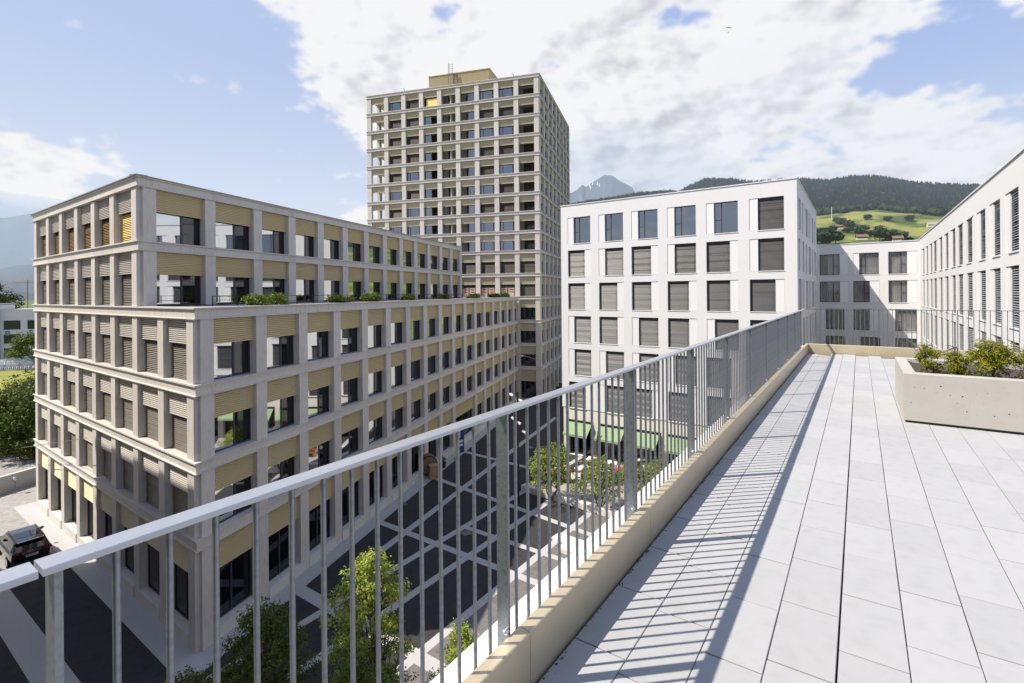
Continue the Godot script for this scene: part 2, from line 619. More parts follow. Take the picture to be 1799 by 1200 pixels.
func hills() -> void:
	var n := FastNoiseLite.new()
	n.seed = 8
	n.frequency = 0.004
	n.fractal_octaves = 4
	C.hilln = n
	var b := MB.new()
	b.use = true
	var f := FastNoiseLite.new()
	f.seed = 15
	f.frequency = 0.008
	var rs := []
	var r := 240.0
	while r < 1900.0:
		rs.append(r)
		r += 11.0
	var azs := range(-80, 641)
	for i in rs.size() - 1:
		for j in azs.size() - 1:
			var q := []
			for e in [[j, i], [j + 1, i], [j + 1, i + 1], [j, i + 1]]:
				q.append(hill_point(azs[e[0]] * 0.125, rs[e[1]]))
			var az: float = (azs[j] + 0.5) * 0.125
			# hay meadows and pastures in strips, dark floor under the wood
			var k := f.get_noise_2d(az * 30.0, rs[i] * 1.6)
			var field := Color(0.085, 0.120, 0.024).lerp(Color(0.21, 0.205, 0.055), smoothstep(-0.05, 0.30, k + 0.25 * smoothstep(860.0, 1000.0, rs[i]) - 0.12))
			if k < -0.22:
				field = Color(0.055, 0.085, 0.020)
			b.col = Color(0.025, 0.035, 0.018) if is_wood(az, rs[i]) else field
			b.quad(q[0], q[1], q[2], q[3])
	var hill := struct("hillside", b.mesh(), M.tinted)
	# the wood: spruces and some broadleaved trees
	var kinds := []
	for kind in 2:
		var t := MB.new()
		t.use = true
		var g := RandomNumberGenerator.new()
		g.seed = 3 + kind
		if kind == 0:
			for tier in 4:
				var y0 := 0.12 + tier * 0.21
				var y1 := y0 + 0.36
				var rr := 0.20 * (1.0 - tier * 0.21)
				for k in 7:
					var p0 := TAU * k / 7 + tier * 0.4
					var p1 := TAU * (k + 1) / 7 + tier * 0.4
					var r0 := rr * g.randf_range(0.75, 1.2)
					t.col = Color.WHITE * g.randf_range(0.75, 1.15)
					t.tri(Vector3(cos(p1) * rr, y0 + g.randf_range(-0.03, 0.03), sin(p1) * rr), Vector3(cos(p0) * r0, y0, sin(p0) * r0), Vector3(0, minf(y1, 1.0), 0))
		else:
			for k in 46:
				var d := Vector3(g.randfn(), g.randfn(), g.randfn()).normalized()
				var p := Vector3(0, 0.55, 0) + d * Vector3(0.34, 0.42, 0.34) * g.randf_range(0.75, 1.0)
				var x := d.cross(Vector3(g.randfn(), g.randfn(), g.randfn())).normalized() * 0.15
				var y := d.cross(x).normalized() * 0.15
				t.col = Color.WHITE * g.randf_range(0.7, 1.2)
				t.quad(p - x - y, p + x - y, p + x + y, p - x + y)
		kinds.append(t.mesh())
	for kind in 2:
		var xs := []
		var cs := []
		for k in 26000:
			var az := rng.randf_range(0.0, 54.0)
			var rad := sqrt(rng.randf()) * 780.0 + 800.0
			if rad > 1560.0 or not is_wood(az, rad):
				continue
			var broad := rng.randf() < (0.55 if rad < 1180.0 else 0.10)
			if broad != (kind == 1):
				continue
			var hh := rng.randf_range(11.0, 19.0) if kind == 0 else rng.randf_range(9.0, 14.0)
			var s := hh * rng.randf_range(0.9, 1.25)
			xs.append(Transform3D(Basis(UP, rng.randf() * TAU).scaled(Vector3(s, hh, s)), hill_point(az, rad) - Vector3(0, 0.6, 0)))
			var v := rng.randf_range(0.65, 1.3)
			cs.append(Color(0.019 * v, 0.027 * v, 0.022 * v) if kind == 0 else Color(0.048 * v, 0.068 * v, 0.020 * v))
		var mm := MultiMesh.new()
		mm.transform_format = MultiMesh.TRANSFORM_3D
		mm.use_colors = true
		mm.mesh = kinds[kind]
		mm.instance_count = xs.size()
		for k in xs.size():
			mm.set_instance_transform(k, xs[k])
			mm.set_instance_color(k, cs[k])
		var o := MultiMeshInstance3D.new()
		o.name = "spruce_forest" if kind == 0 else "broadleaved_forest"
		o.multimesh = mm
		o.material_override = M.conifer
		add_child(o, true)
		o.set_meta("kind", "stuff")
		o.set_meta("label", "dark spruce forest covering the hill above the meadows" if kind == 0 else "lighter broadleaved trees mixed into the hillside forest edge")
		o.set_meta("category", "forest")
	# trees one can tell apart on the meadows: bearing, distance, height, spread
	var spots := [[31.4, 800.0, 15.0, 22.0], [32.1, 760.0, 16.0, 20.0], [32.9, 775.0, 13.0, 16.0], [31.8, 900.0, 9.0, 16.0], [32.6, 915.0, 8.0, 14.0], [33.4, 960.0, 14.0, 15.0], [34.0, 950.0, 13.0, 13.0], [34.5, 935.0, 8.0, 16.0], [35.1, 945.0, 8.0, 15.0], [33.9, 905.0, 7.0, 13.0],
		[34.9, 850.0, 16.0, 12.0], [35.7, 870.0, 9.0, 13.0], [36.4, 855.0, 9.0, 12.0], [36.3, 800.0, 17.0, 13.0], [36.9, 820.0, 11.0, 13.0], [37.4, 825.0, 9.0, 13.0], [37.9, 830.0, 8.0, 12.0], [37.3, 905.0, 8.0, 9.0], [38.1, 910.0, 6.0, 8.0], [36.8, 715.0, 9.0, 9.0], [38.4, 730.0, 10.0, 12.0], [39.6, 715.0, 9.0, 9.0],
		[40.6, 930.0, 13.0, 15.0], [41.3, 945.0, 11.0, 12.0], [40.0, 925.0, 9.0, 12.0], [35.4, 1040.0, 8.0, 11.0], [36.9, 1030.0, 8.0, 11.0], [38.5, 1045.0, 9.0, 12.0], [33.0, 1030.0, 9.0, 12.0], [34.8, 705.0, 6.0, 9.0]]
	var near_what := ["dark round tree low on the meadows by the white block", "bushy hedge tree on the sloping meadows", "tall broad tree on the sloping meadows", "small round tree on the sloping meadows"]
	var protos := []
	for k in 3:
		var t := MB.new()
		t.use = true
		var g := RandomNumberGenerator.new()
		g.seed = 60 + k
		for m in 260:
			var d := Vector3(g.randfn(), g.randfn(), g.randfn()).normalized()
			var lobe := Vector3(g.randf_range(-0.2, 0.2), g.randf_range(-0.1, 0.14), g.randf_range(-0.2, 0.2))
			var p := Vector3(0, 0.56, 0) + lobe + d * Vector3(0.30, 0.34, 0.30) * g.randf_range(0.6, 1.0)
			var x := (d + 0.7 * Vector3(g.randfn(), g.randfn(), g.randfn())).cross(UP).normalized() * 0.075
			var y := d.cross(x).normalized() * 0.075
			var v := g.randf_range(0.6, 1.35)
			t.col = Color(0.040 * v, 0.062 * v, 0.018 * v)
			t.quad(p - x - y, p + x - y, p + x + y, p - x + y)
		var st := MB.new()
		st.tube(Vector3.ZERO, Vector3(0, 0.5, 0), 0.03, 0.015, 6)
		protos.append([t.mesh(), st.mesh()])
	spots.sort_custom(func(p, q): return p[0] < q[0])
	var nth := ["first", "second", "third", "fourth", "fifth", "sixth", "seventh", "eighth", "ninth", "tenth", "eleventh", "twelfth", "thirteenth", "fourteenth", "fifteenth", "sixteenth", "seventeenth", "eighteenth", "nineteenth", "twentieth"]
	var met := {}
	for k in spots.size():
		var e: Array = spots[k]
		var kind := 0 if e[1] < 780.0 and e[0] < 33.0 else (2 if e[2] > 12.5 else (3 if e[2] < 7.5 else 1))
		met[kind] = met.get(kind, 0) + 1
		var o := thing("meadow_tree", nth[met[kind] - 1] + " from the left, " + near_what[kind], "tree", Transform3D(Basis(UP, k * 1.3).scaled(Vector3(e[3], e[2], e[3]) * 1.3), hill_point(e[0], e[1]) - Vector3(0, 0.5, 0)), "trees on the meadows")
		part(o, "crown", protos[k % 3][0], M.leaf)
		part(o, "trunk", protos[k % 3][1], M.bark)
	# farmhouses
	for e in [[34.95, 840.0, "dark timber farmhouse with white base low on the sloping meadow", "brick", 12.0], [40.3, 1000.0, "pale roofed farmhouse just below the wood on the slope", "pale", 22.0], [41.1, 955.0, "red roofed barn among trees on the sloping meadow", "red", 20.0], [33.2, 955.0, "brown roofed farmhouse beside the hedge on the upper meadow", "brick", 11.0], [38.3, 715.0, "low grey roofed shed just above the white roof edge", "grey", 20.0], [37.6, 815.0, "small white walled farmhouse behind bushes on the lower meadow", "brick", 10.0]]:
		var p := hill_point(e[0], e[1])
		var ww: float = e[4]
		var o := thing("farmhouse", e[2], "house", Transform3D(Basis(UP, deg_to_rad(-float(e[0]) + 14.0)), p - Vector3(0, 0.8, 0)))
		var wb := MB.new()
		wb.box(Vector3(-ww / 2, 0, -4), Vector3(ww, 4.6, 8))
		wb.tri(Vector3(-ww / 2, 4.6, 4), Vector3(-ww / 2, 7.6, 0), Vector3(-ww / 2, 4.6, -4))
		wb.tri(Vector3(ww / 2, 4.6, -4), Vector3(ww / 2, 7.6, 0), Vector3(ww / 2, 4.6, 4))
		part(o, "wall", wb.mesh(), M.plaster_beige if e[3] == "pale" else M.wood if e[3] == "brick" else M.plaster)
		var rb := MB.new()
		rb.quad(Vector3(-ww / 2 - 1, 4.0, 5), Vector3(ww / 2 + 1, 4.0, 5), Vector3(ww / 2 + 1, 7.9, 0), Vector3(-ww / 2 - 1, 7.9, 0))
		rb.quad(Vector3(ww / 2 + 1, 4.0, -5), Vector3(-ww / 2 - 1, 4.0, -5), Vector3(-ww / 2 - 1, 7.9, 0), Vector3(ww / 2 + 1, 7.9, 0))
		part(o, "roof", rb.mesh(), M.brick_red if e[3] == "red" else M.paving_light if e[3] == "pale" else M.concrete if e[3] == "grey" else M.wood)
		var bb := MB.new()
		bb.box(Vector3(-ww / 2 - 0.05, 0, -4.05), Vector3(ww + 0.1, 2.2, 8.1))
		part(o, "base", bb.mesh(), M.plaster)
	var mast := thing("radio_mast", "thin pale mast standing at the forest edge above the meadows", "mast", T(hill_point(32.6, 1060.0)))
	var mb := MB.new()
	mb.tube(Vector3.ZERO, Vector3(0, 24, 0), 0.7, 0.45, 8)
	part(mast, "pole", mb.mesh(), M.concrete)
	# the bare peak far behind, and the long ranges across the lake
	# haze over the lake at the left and in the valley before the peak
	for e in [["lake_haze", W(-3900, -16, 3600), Vector3(4200, 1500, 4200), 0.00055, Color(0.84, 0.915, 1.0)], ["valley_haze", W(860, 550, 4500), Vector3(2600, 1700, 2600), 0.00026, Color(0.82, 0.91, 1.0)], ["hill_haze", W(760, 120, 950), Vector3(1500, 700, 1100), 0.00022, Color(0.85, 0.93, 1.0)]]:
		var fv := FogVolume.new()
		fv.name = e[0]
		fv.shape = RenderingServer.FOG_VOLUME_SHAPE_ELLIPSOID
		fv.size = e[2]
		var fm := FogMaterial.new()
		fm.density = e[3]
		fm.albedo = e[4]
		fv.material = fm
		add_child(fv)
		fv.position = e[1]
		fv.set_meta("kind", "stuff")
		fv.set_meta("label", {"lake_haze": "pale blue haze over the lake at the left", "valley_haze": "pale blue haze in the valley before the bare peak", "hill_haze": "thin haze before the wooded hill and its meadows"}[e[0]])
		fv.set_meta("category", "haze")
	range_mesh("mountain", 6200.0, [[2.0, 0.150], [4.5, 0.185], [6.0, 0.2120], [6.8, 0.2070], [7.6, 0.2150], [8.1, 0.2240], [8.5, 0.2185], [9.0, 0.2260], [9.7, 0.2330], [10.6, 0.2415], [11.4, 0.2400], [12.2, 0.2280], [13.0, 0.2200], [13.6, 0.2130], [13.9, 0.2010], [15.5, 0.186], [18.0, 0.17]], 40, true)
	range_mesh("mountain", 8800.0, [[-75, 0.10], [-60, 0.115], [-52, 0.120], [-47, 0.113], [-45.4, 0.1115], [-44.6, 0.1160], [-43.6, 0.1215], [-42, 0.124], [-40, 0.118], [-34, 0.09], [-26, 0.05], [-20, 0.03]], 41, false)
	range_mesh("mountain", 5600.0, [[-75, 0.05], [-55, 0.042], [-47, 0.037], [-45.6, 0.0400], [-44.6, 0.0460], [-43.7, 0.0480], [-41, 0.049], [-36, 0.040], [-28, 0.025], [-20, 0.012]], 42, false)


func range_mesh(called: String, dist: float, k: Array, seed_: int, snow: bool) -> void:
	var f := FastNoiseLite.new()
	f.seed = seed_
	f.frequency = 0.0012
	f.fractal_octaves = 5
	var b := MB.new()
	b.use = true
	var rows := 40
	var cols := 260
	var a0: float = k[0][0]
	var a1: float = k[-1][0]
	var grid := []
	for j in rows + 1:
		var row := []
		for i in cols + 1:
			var az := lerpf(a0, a1, float(i) / cols)
			var t := 0.0
			for m in k.size() - 1:
				if az <= k[m + 1][0] + 1e-6:
					t = lerpf(k[m][1], k[m + 1][1], clampf((az - k[m][0]) / (k[m + 1][0] - k[m][0]), 0, 1))
					break
			var s := float(j) / rows
			var ra := deg_to_rad(az)
			var r := dist * (0.72 + 0.28 * s)
			var rough := f.get_noise_2d(sin(ra) * r + 500.0, cos(ra) * r) * dist * 0.035 * (1.0 - s) * minf(1.0, s * 4.0)
			var y := pow(s, 1.25) * (t * (0.955 if snow else 1.0) * dist + EYE) + rough
			row.append(Vector3(sin(ra) * r, y, -cos(ra) * r))
		grid.append(row)
	for j in rows:
		for i in cols:
			var p: Vector3 = grid[j][i]
			var q := f.get_noise_2d(p.x * 3.0, p.z * 3.0 + p.y * 4.0)
			b.col = Color(0.050, 0.052, 0.055).lerp(Color(0.085, 0.088, 0.095), smoothstep(-0.2, 0.4, q))
			if snow:
				var g := absf(f.get_noise_2d(p.x * 5.0 + p.y * 1.6, p.y * 1.1)) + 0.25 * absf(f.get_noise_2d(p.x * 9.0, p.y * 9.0))
				if j > 16 and i < cols * 0.50 and g < 0.035:
					b.col = Color(0.8, 0.82, 0.85)
			else:
				b.col = Color(0.05, 0.065, 0.04).lerp(Color(0.10, 0.10, 0.075), smoothstep(-0.2, 0.3, q))
			b.quad(grid[j][i], grid[j][i + 1], grid[j + 1][i + 1], grid[j + 1][i])
	struct(called, b.mesh(), M.tinted)


# ---------------------------------------------------------------- the office block and the tower: ledges, columns, ribbed shutters
func ledge_mesh(h: float) -> Mesh:
	var k := "ledge%.3f" % h
	if not C.has(k):
		var b := MB.new()
		b.extrude(PackedVector2Array([Vector2(-0.58, 0), Vector2(-0.02, 0), Vector2(-0.02, 0.045), Vector2(-0.09, 0.06), Vector2(-0.09, h - 0.085), Vector2(0, h - 0.07), Vector2(0, h), Vector2(-0.58, h)]), 0, 1)
		C[k] = b.mesh()
	return C[k]


# ribbed shutter box, lower left corner at the origin, front at z = 0
func shutter_mesh(w: float, h: float, pitch := 0.098) -> Mesh:
	var k := "shutter%.2f/%.2f/%.3f" % [w, h, pitch]
	if not C.has(k):
		var b := MB.new()
		var n := int(round(h / pitch))
		var p := h / n
		var f := p * 0.40
		var s := p * 0.66
		for i in n:
			var y := i * p
			var o := [Vector2(0, y), Vector2(0, y + f), Vector2(-0.09, y + s), Vector2(-0.09, y + p), Vector2(0, y + p)]
			for j in 4:
				if i == n - 1 and j == 3:
					break
				b.quad(Vector3(0, o[j].y, o[j].x), Vector3(w, o[j].y, o[j].x), Vector3(w, o[j + 1].y, o[j + 1].x), Vector3(0, o[j + 1].y, o[j + 1].x))
			for e in [0.0, w]:
				var q := [Vector3(e, y, 0), Vector3(e, y + f, 0), Vector3(e, y + s, -0.09), Vector3(e, y, -0.09)]
				if e == 0.0:
					b.quad(q[0], q[1], q[2], q[3])
				else:
					b.quad(q[3], q[2], q[1], q[0])
		b.quad(Vector3(0, 0, -0.12), Vector3(w, 0, -0.12), Vector3(w, 0, 0), Vector3(0, 0, 0))
		b.quad(Vector3(0, 0, -0.12), Vector3(0, 0, -0.05), Vector3(0, h, -0.05), Vector3(0, h, -0.12))
		b.quad(Vector3(w, 0, -0.05), Vector3(w, 0, -0.12), Vector3(w, h, -0.12), Vector3(w, h, -0.05))
		b.quad(Vector3(w, 0, -0.12), Vector3(0, 0, -0.12), Vector3(0, h, -0.12), Vector3(w, h, -0.12))
		C[k] = b.mesh()
	return C[k]


# a blind of tilted slats, lower left corner at the origin
func blind_mesh(w: float, h: float, pitch := 0.075, tilt := 0.66) -> Mesh:
	var k := "blind%.2f/%.2f/%.3f/%.2f" % [w, h, pitch, tilt]
	if not C.has(k):
		var b := MB.new()
		var n := int(h / pitch)
		for i in n:
			# no blind hangs quite true: each slat tips and sags a little on its own
			var h1 := sin(i * 12.9898 + w * 7.0) * 43758.5453
			var h2 := sin(i * 78.233 + h * 3.0) * 12543.123
			h1 -= floor(h1)
			h2 -= floor(h2)
			var y := i * pitch
			var up := pitch * clampf(tilt + 0.30 * (h1 - 0.5) + 0.10 * sin(i * 0.9 + w), 0.15, 0.97)
			var tip := (h2 - 0.5) * pitch * 0.30
			b.quad(Vector3(0.01, y, 0.02), Vector3(w - 0.01, y + tip, 0.02), Vector3(w - 0.01, y + tip + up, -0.02), Vector3(0.01, y + up, -0.02))
		for e in [0.14, w - 0.16]:
			b.box(Vector3(e, 0, -0.021), Vector3(0.012, h, 0.044))
		C[k] = b.mesh()
	return C[k]


# a window frame, lower left corner at the origin: outer border, mullions at shares of the width, transom from mullion to edge
func frame_mesh(w: float, h: float, mull: Array, t := 0.07, bar := -1.0, bar_to := 0.0) -> Mesh:
	var k := "frame%.2f/%.2f/%s/%.2f/%.2f/%.2f" % [w, h, mull, t, bar, bar_to]
	if not C.has(k):
		var b := MB.new()
		b.box(Vector3(0, 0, -0.09), Vector3(w, t, 0.09))
		b.box(Vector3(0, h - t, -0.09), Vector3(w, t, 0.09))
		b.box(Vector3(0, t, -0.09), Vector3(t, h - 2 * t, 0.09))
		b.box(Vector3(w - t, t, -0.09), Vector3(t, h - 2 * t, 0.09))
		for m in mull:
			b.box(Vector3(w * m - t * 0.6, t, -0.087), Vector3(t * 1.2, h - 2 * t, 0.083))
		if bar > 0:
			var x0 := w * minf(bar_to, mull[0]) + t * 0.6 * (1.0 if bar_to >= mull[0] else 0.0)
			var x1 := w * maxf(bar_to, mull[0])
			b.box(Vector3(maxf(x0, t), h * bar, -0.085), Vector3(minf(x1, w - t) - maxf(x0, t), t * 0.8, 0.08))
		C[k] = b.mesh()
	return C[k]


func clad() -> Material:
	return [M.cladding, M.cladding, M.cladding1, M.cladding2][rng.randi() % 4]


func metal_bay(root: Node3D, X: Transform3D, x0: float, x1: float, y0: float, y1: float, share: float, s: Dictionary) -> void:
	var w := x1 - x0
	var h := y1 - y0
	var hs := h * share
	part(root, "shutter", shutter_mesh(w - 0.03, hs, s.get("pitch", 0.098)), s.shutter, X * T(Vector3(x0 + 0.015, y1 - hs, -0.28)))
	if s.get("open", false):
		return
	var hw := h - hs + 0.10
	var wn := part(root, "window", frame_mesh(w, hw, s.get("mull", [0.60])), M.frame, X * T(Vector3(x0, y0, -0.50)))
	if s.has("blind"):
		part(wn, "blind", blind_mesh(w - 0.12, hw - 0.14, s.get("bp", 0.095)), s.blind, T(Vector3(0.06, 0.03, 0.06)))
		part(wn, "pane", boxmesh(w - 0.1, hw - 0.1, 0.01), M.glass_dark, T(Vector3(0.05, 0.05, -0.05)))
	else:
		# each pane of a sheet stands a hair out of true, as real glazing does
		var edges: Array = [0.03] + s.get("mull", [0.60]).map(func(m): return m * w) + [w - 0.03]
		for i in edges.size() - 1:
			var g: Material = s.get("glass", M.glass)
			if s.has("glass_last") and i == edges.size() - 2:
				g = s.glass_last
			var a := Basis(UP, rng.randf_range(-0.010, 0.010)) * Basis(Vector3.RIGHT, rng.randf_range(-0.006, 0.006))
			part(wn, "pane", boxmesh(edges[i + 1] - edges[i], hw - 0.08, 0.01), g, Transform3D(a, Vector3(edges[i], 0.04, -0.045)))


func ledge_run(root: Node3D, X: Transform3D, breaks: Array, y: float, h: float) -> void:
	for i in breaks.size() - 1:
		part(root, "ledge", ledge_mesh(h), clad(), X * Transform3D(Basis.from_scale(Vector3(breaks[i + 1] - breaks[i] - 0.012, 1, 1)), Vector3(breaks[i] + 0.006, y, 0)))


# the mitred corner of a ledge: two walls, a0 leaving the tip to the right (seen from outside), b0 to the left
func ledge_corner(root: Node3D, tip: Vector3, a0: Vector2, b0: Vector2, run: float, y: float, h: float) -> void:
	var a := Vector3(a0.x, 0, -a0.y).normalized()
	var b := Vector3(b0.x, 0, -b0.y).normalized()
	var half := acos(clampf(a.dot(b), -1, 1)) / 2.0
	var bis := (a + b).normalized()
	var mb := MB.new()
	for e in [[0.02, 0.0, 0.045], [0.09, 0.045, h - 0.07], [0.0, h - 0.07, h]]:
		var ins: Vector3 = bis * (e[0] / sin(half))
		var na := (b - a * a.dot(b)).normalized()
		var nb := (a - b * a.dot(b)).normalized()
		var o := PackedVector2Array()
		for p in [ins, a * run + na * e[0], a * run + na * 0.58, b * run + nb * 0.58, b * run + nb * e[0]]:
			o.append(Vector2(p.x, p.z))
		mb.prism(o, e[1], e[2])
	part(root, "ledge_corner", mb.mesh(), M.cladding, T(tip + Vector3(0, y, 0)))


func office_block() -> void:
	var at := W(-14.04, -16.0, 22.1)
	var root := thing("office_block", "long office block with set-back upper storeys, grey ledges, columns and ribbed golden shutters", "office building", T(at))
	var d1 := Vector2(0.27511, 0.96141)
	var d2 := Vector2(-0.81229, 0.58325)
	var a3 := deg_to_rad(16.9)
	var d3 := Vector2(sin(a3), cos(a3))
	var LB := 28.2
	var H := 0.53
	var A := wall_axes(Vector3.ZERO, d1)
	var B := wall_axes(Vector3(d2.x * LB, 0, -d2.y * LB), -d2)
	var tip2 := Vector3(d2.x * 6.6, 0, -d2.y * 6.6)
	var D := wall_axes(tip2, d3)
	var g := 16.0
	var lv := [6.31, 2.95, -0.52, -3.97, -7.42, -10.87]
	# dark core behind the facades, and the two roofs
	var mb := MB.new()
	var plan := func(t0: Vector3, a: Vector2, la: float, b: Vector2, lb: float) -> PackedVector2Array:
		var av := Vector3(a.x, 0, -a.y)
		var bv := Vector3(b.x, 0, -b.y)
		var half := acos(av.dot(bv)) / 2.0
		var na := (bv - av * av.dot(bv)).normalized()
		var nb := (av - bv * av.dot(bv)).normalized()
		var o := PackedVector2Array()
		for p in [t0 + (av + bv).normalized() * 0.62 / sin(half), t0 + av * la + na * 0.62, t0 + av * la + bv * (lb - 0.5), t0 + bv * (lb - 0.1) + nb * 0.62]:
			o.append(Vector2(p.x, p.z))
		return o
	mb.prism(plan.call(Vector3.ZERO, d1, 54.6, d2, LB), 0.0, g - 0.62)
	mb.prism(plan.call(tip2, d3, 43.6, d2, LB - 6.6), g - 0.62, g + 6.2)
	part(root, "wall", mb.mesh(), M.core)
	var rf := MB.new()
	rf.prism(plan.call(Vector3.ZERO, d1, 54.5, d2, LB - 0.2), g - 0.60, g - 0.56)
	rf.prism(plan.call(tip2, d3, 43.5, d2, LB - 6.8), g + 6.2, g + 6.24)
	part(root, "roof", rf.mesh(), M.gravel)
	# columns along the long street front
	var ca := [0.76]
	for i in 16:
		ca.append(4.05 + i * 3.2165)
	var cb := [27.6, 24.2, 20.85, 17.43, 14.06, 10.73, 7.37, 4.0, 0.71].map(func(s): return LB - s)
	var cd := [0.76, 4.5, 8.2, 11.45, 14.68, 17.9, 21.1, 24.3, 27.5, 30.7, 33.95, 37.2, 40.35, 43.45]
	var span := func(c: Array, i: int, w: float) -> Array: return [c[i] + w / 2, c[i + 1] - w / 2]
	# fronts: axes, columns, column width, storeys, ends, which
	for fr in [[A, ca, 0.72, [2, 3, 4, 5], 0.0, 54.7, "long"], [B, cb, 0.68, [0, 1, 2, 3, 4, 5], 0.0, LB, "end"], [D, cd, 0.72, [0, 1], 0.0, 43.8, "upper"]]:
		var X: Transform3D = fr[0]
		var cw: float = fr[2]
		for k in fr[3]:
			var cols: Array = fr[1].duplicate()
			var last: float = fr[5]
			if fr[6] == "end" and k < 2:
				cols = cols.filter(func(c): return c < LB - 7.0)
				last = LB - 6.6
			var ytop: float = g + lv[k] - H
			var ybot: float = g + lv[k + 1] if k < 5 else 0.0
			var up: float = 0.003 if fr[6] == "end" else 0.0
			var br := [0.9 if fr[6] != "end" else 0.0]
			for c in cols:
				var e: float = c + 0.18
				if e > br[0] + 1.0 and e < last - 1.8:
					br.append(e)
			br.append(last if fr[6] != "end" else last - 0.9)
			ledge_run(root, X, br, ytop + up, H)
			if fr[6] == "long" and k == 5:
				cols = cols.filter(func(c): return absf(c - 33.0) > 0.5)
			for c in cols:
				part(root, "column", boxmesh(cw, ytop - ybot, 0.48), clad(), X * T(Vector3(c - cw / 2, ybot, -0.10)))
			if fr[6] == "long":
				cols.append(54.7 + cw / 2)
			for i in cols.size() - 1:
				var e: Array = span.call(cols, i, cw)
				var y0 := ybot
				var share := 0.415
				var s := {"shutter": M.gold_shutter, "glass": M.glass, "glass_last": M.glass_dark}
				if k == 5:
					y0 = 0.62
					share = 0.36
					s.glass = M.glass_dark
					s.mull = [0.5]
					s.pitch = 0.085
					part(root, "plinth", boxmesh(e[1] - e[0], 0.6, 0.55), M.concrete, X * T(Vector3(e[0], 0, -0.06)))
				if fr[6] == "end":
					share = 0.40
					s = {"shutter": M.sunlit_shutter, "blind": M.golden_blind if k == 0 else M.bronze_blind}  # the end front takes sunlit copies of the gold shutter
					if k == 5:
						s = {"shutter": M.sunlit_ground_shutter, "glass": M.glass_dark, "mull": [0.5], "pitch": 0.085}
						share = 0.36
					if k == 0 and i == cols.size() - 2:
						s.blind = M.yellow_blind
				metal_bay(root, X, e[0], e[1], y0, ytop, share, s)
	for k in 6:
		var low := k >= 2
		ledge_corner(root, Vector3.ZERO if low else tip2, d1 if low else d3, d2, 0.9, g + lv[k] - H, H)
	# thin roof edge
	for e in [[D, -0.02, 43.9], [B, -0.05, LB - 6.6]]:
		var cm := MB.new()
		cm.box(Vector3(e[1], g + 6.315, -0.5), Vector3(e[2] - e[1], 0.05, 0.56))
		part(root, "roof_edge", cm.mesh(), M.cap_metal, (e[0] as Transform3D) * T(Vector3(0, 0.002 if e[0] == B else 0.0, 0)))
	# planting and railing on the set-back: things of their own
	var rail := thing("roof_railing", "thin low railing along the planted set-back of the office block", "railing", T(at + Vector3(0, g - 0.52, 0)))
	var rb := MB.new()
	for y in [0.18, 0.5]:
		rb.tube(A * Vector3(2.2, y, -1.3), A * Vector3(52.0, y, -1.3), 0.016, 0.016, 5)
	part(rail, "rail", rb.mesh(), M.black_metal)
	var pm := MB.new()
	pm.box(Vector3(-0.02, 0, -0.02), Vector3(0.04, 0.52, 0.04))
	var pmesh := pm.mesh()
	for i in 34:
		part(rail, "post", pmesh, M.black_metal, A * T(Vector3(2.2 + i * 1.5, 0, -1.3)))
	var what := ["bright yellow-green shrubs in the first roof bed of the office block", "low grey-green roof plants in the second bed of the set-back", "small roof shrub in the third bed of the set-back", "low roof plants at the middle of the set-back edge", "dark roof plants in the fifth bed of the set-back", "sparse roof plants in the sixth bed before the tower", "dark upright roof plants before the poster windows", "thin roof plants at the far end of the set-back"]
	var pos := [[5.3, 2.2, 0.75, 1.6], [11.5, 2.0, 0.5, 0.9], [15.2, 1.6, 0.8, 1.2], [22.0, 2.6, 0.55, 0.7], [29.5, 3.0, 0.5, 0.55], [37.0, 3.0, 0.5, 0.7], [45.0, 3.0, 0.6, 0.45], [50.5, 2.6, 0.6, 0.6]]
	for i in pos.size():
		var e: Array = pos[i]
		var o := thing("roof_plants", what[i], "plants", T(at + A * Vector3(e[0], g - 0.5, -0.75)))
		var blobs := []
		for j in 7:
			blobs.append([A.basis * Vector3(rng.randf_range(-0.5, 0.5) * e[1], rng.randf_range(0.05, 0.45) * e[2], rng.randf_range(-0.25, 0.25)), Vector3(0.32, 0.30 * e[2] + 0.1, 0.3) * rng.randf_range(0.7, 1.2)])
		part(o, "leaves", leafage(blobs, 420, 0.085, Color(0.09, 0.12, 0.02) * e[3], 50 + i), M.leaf)


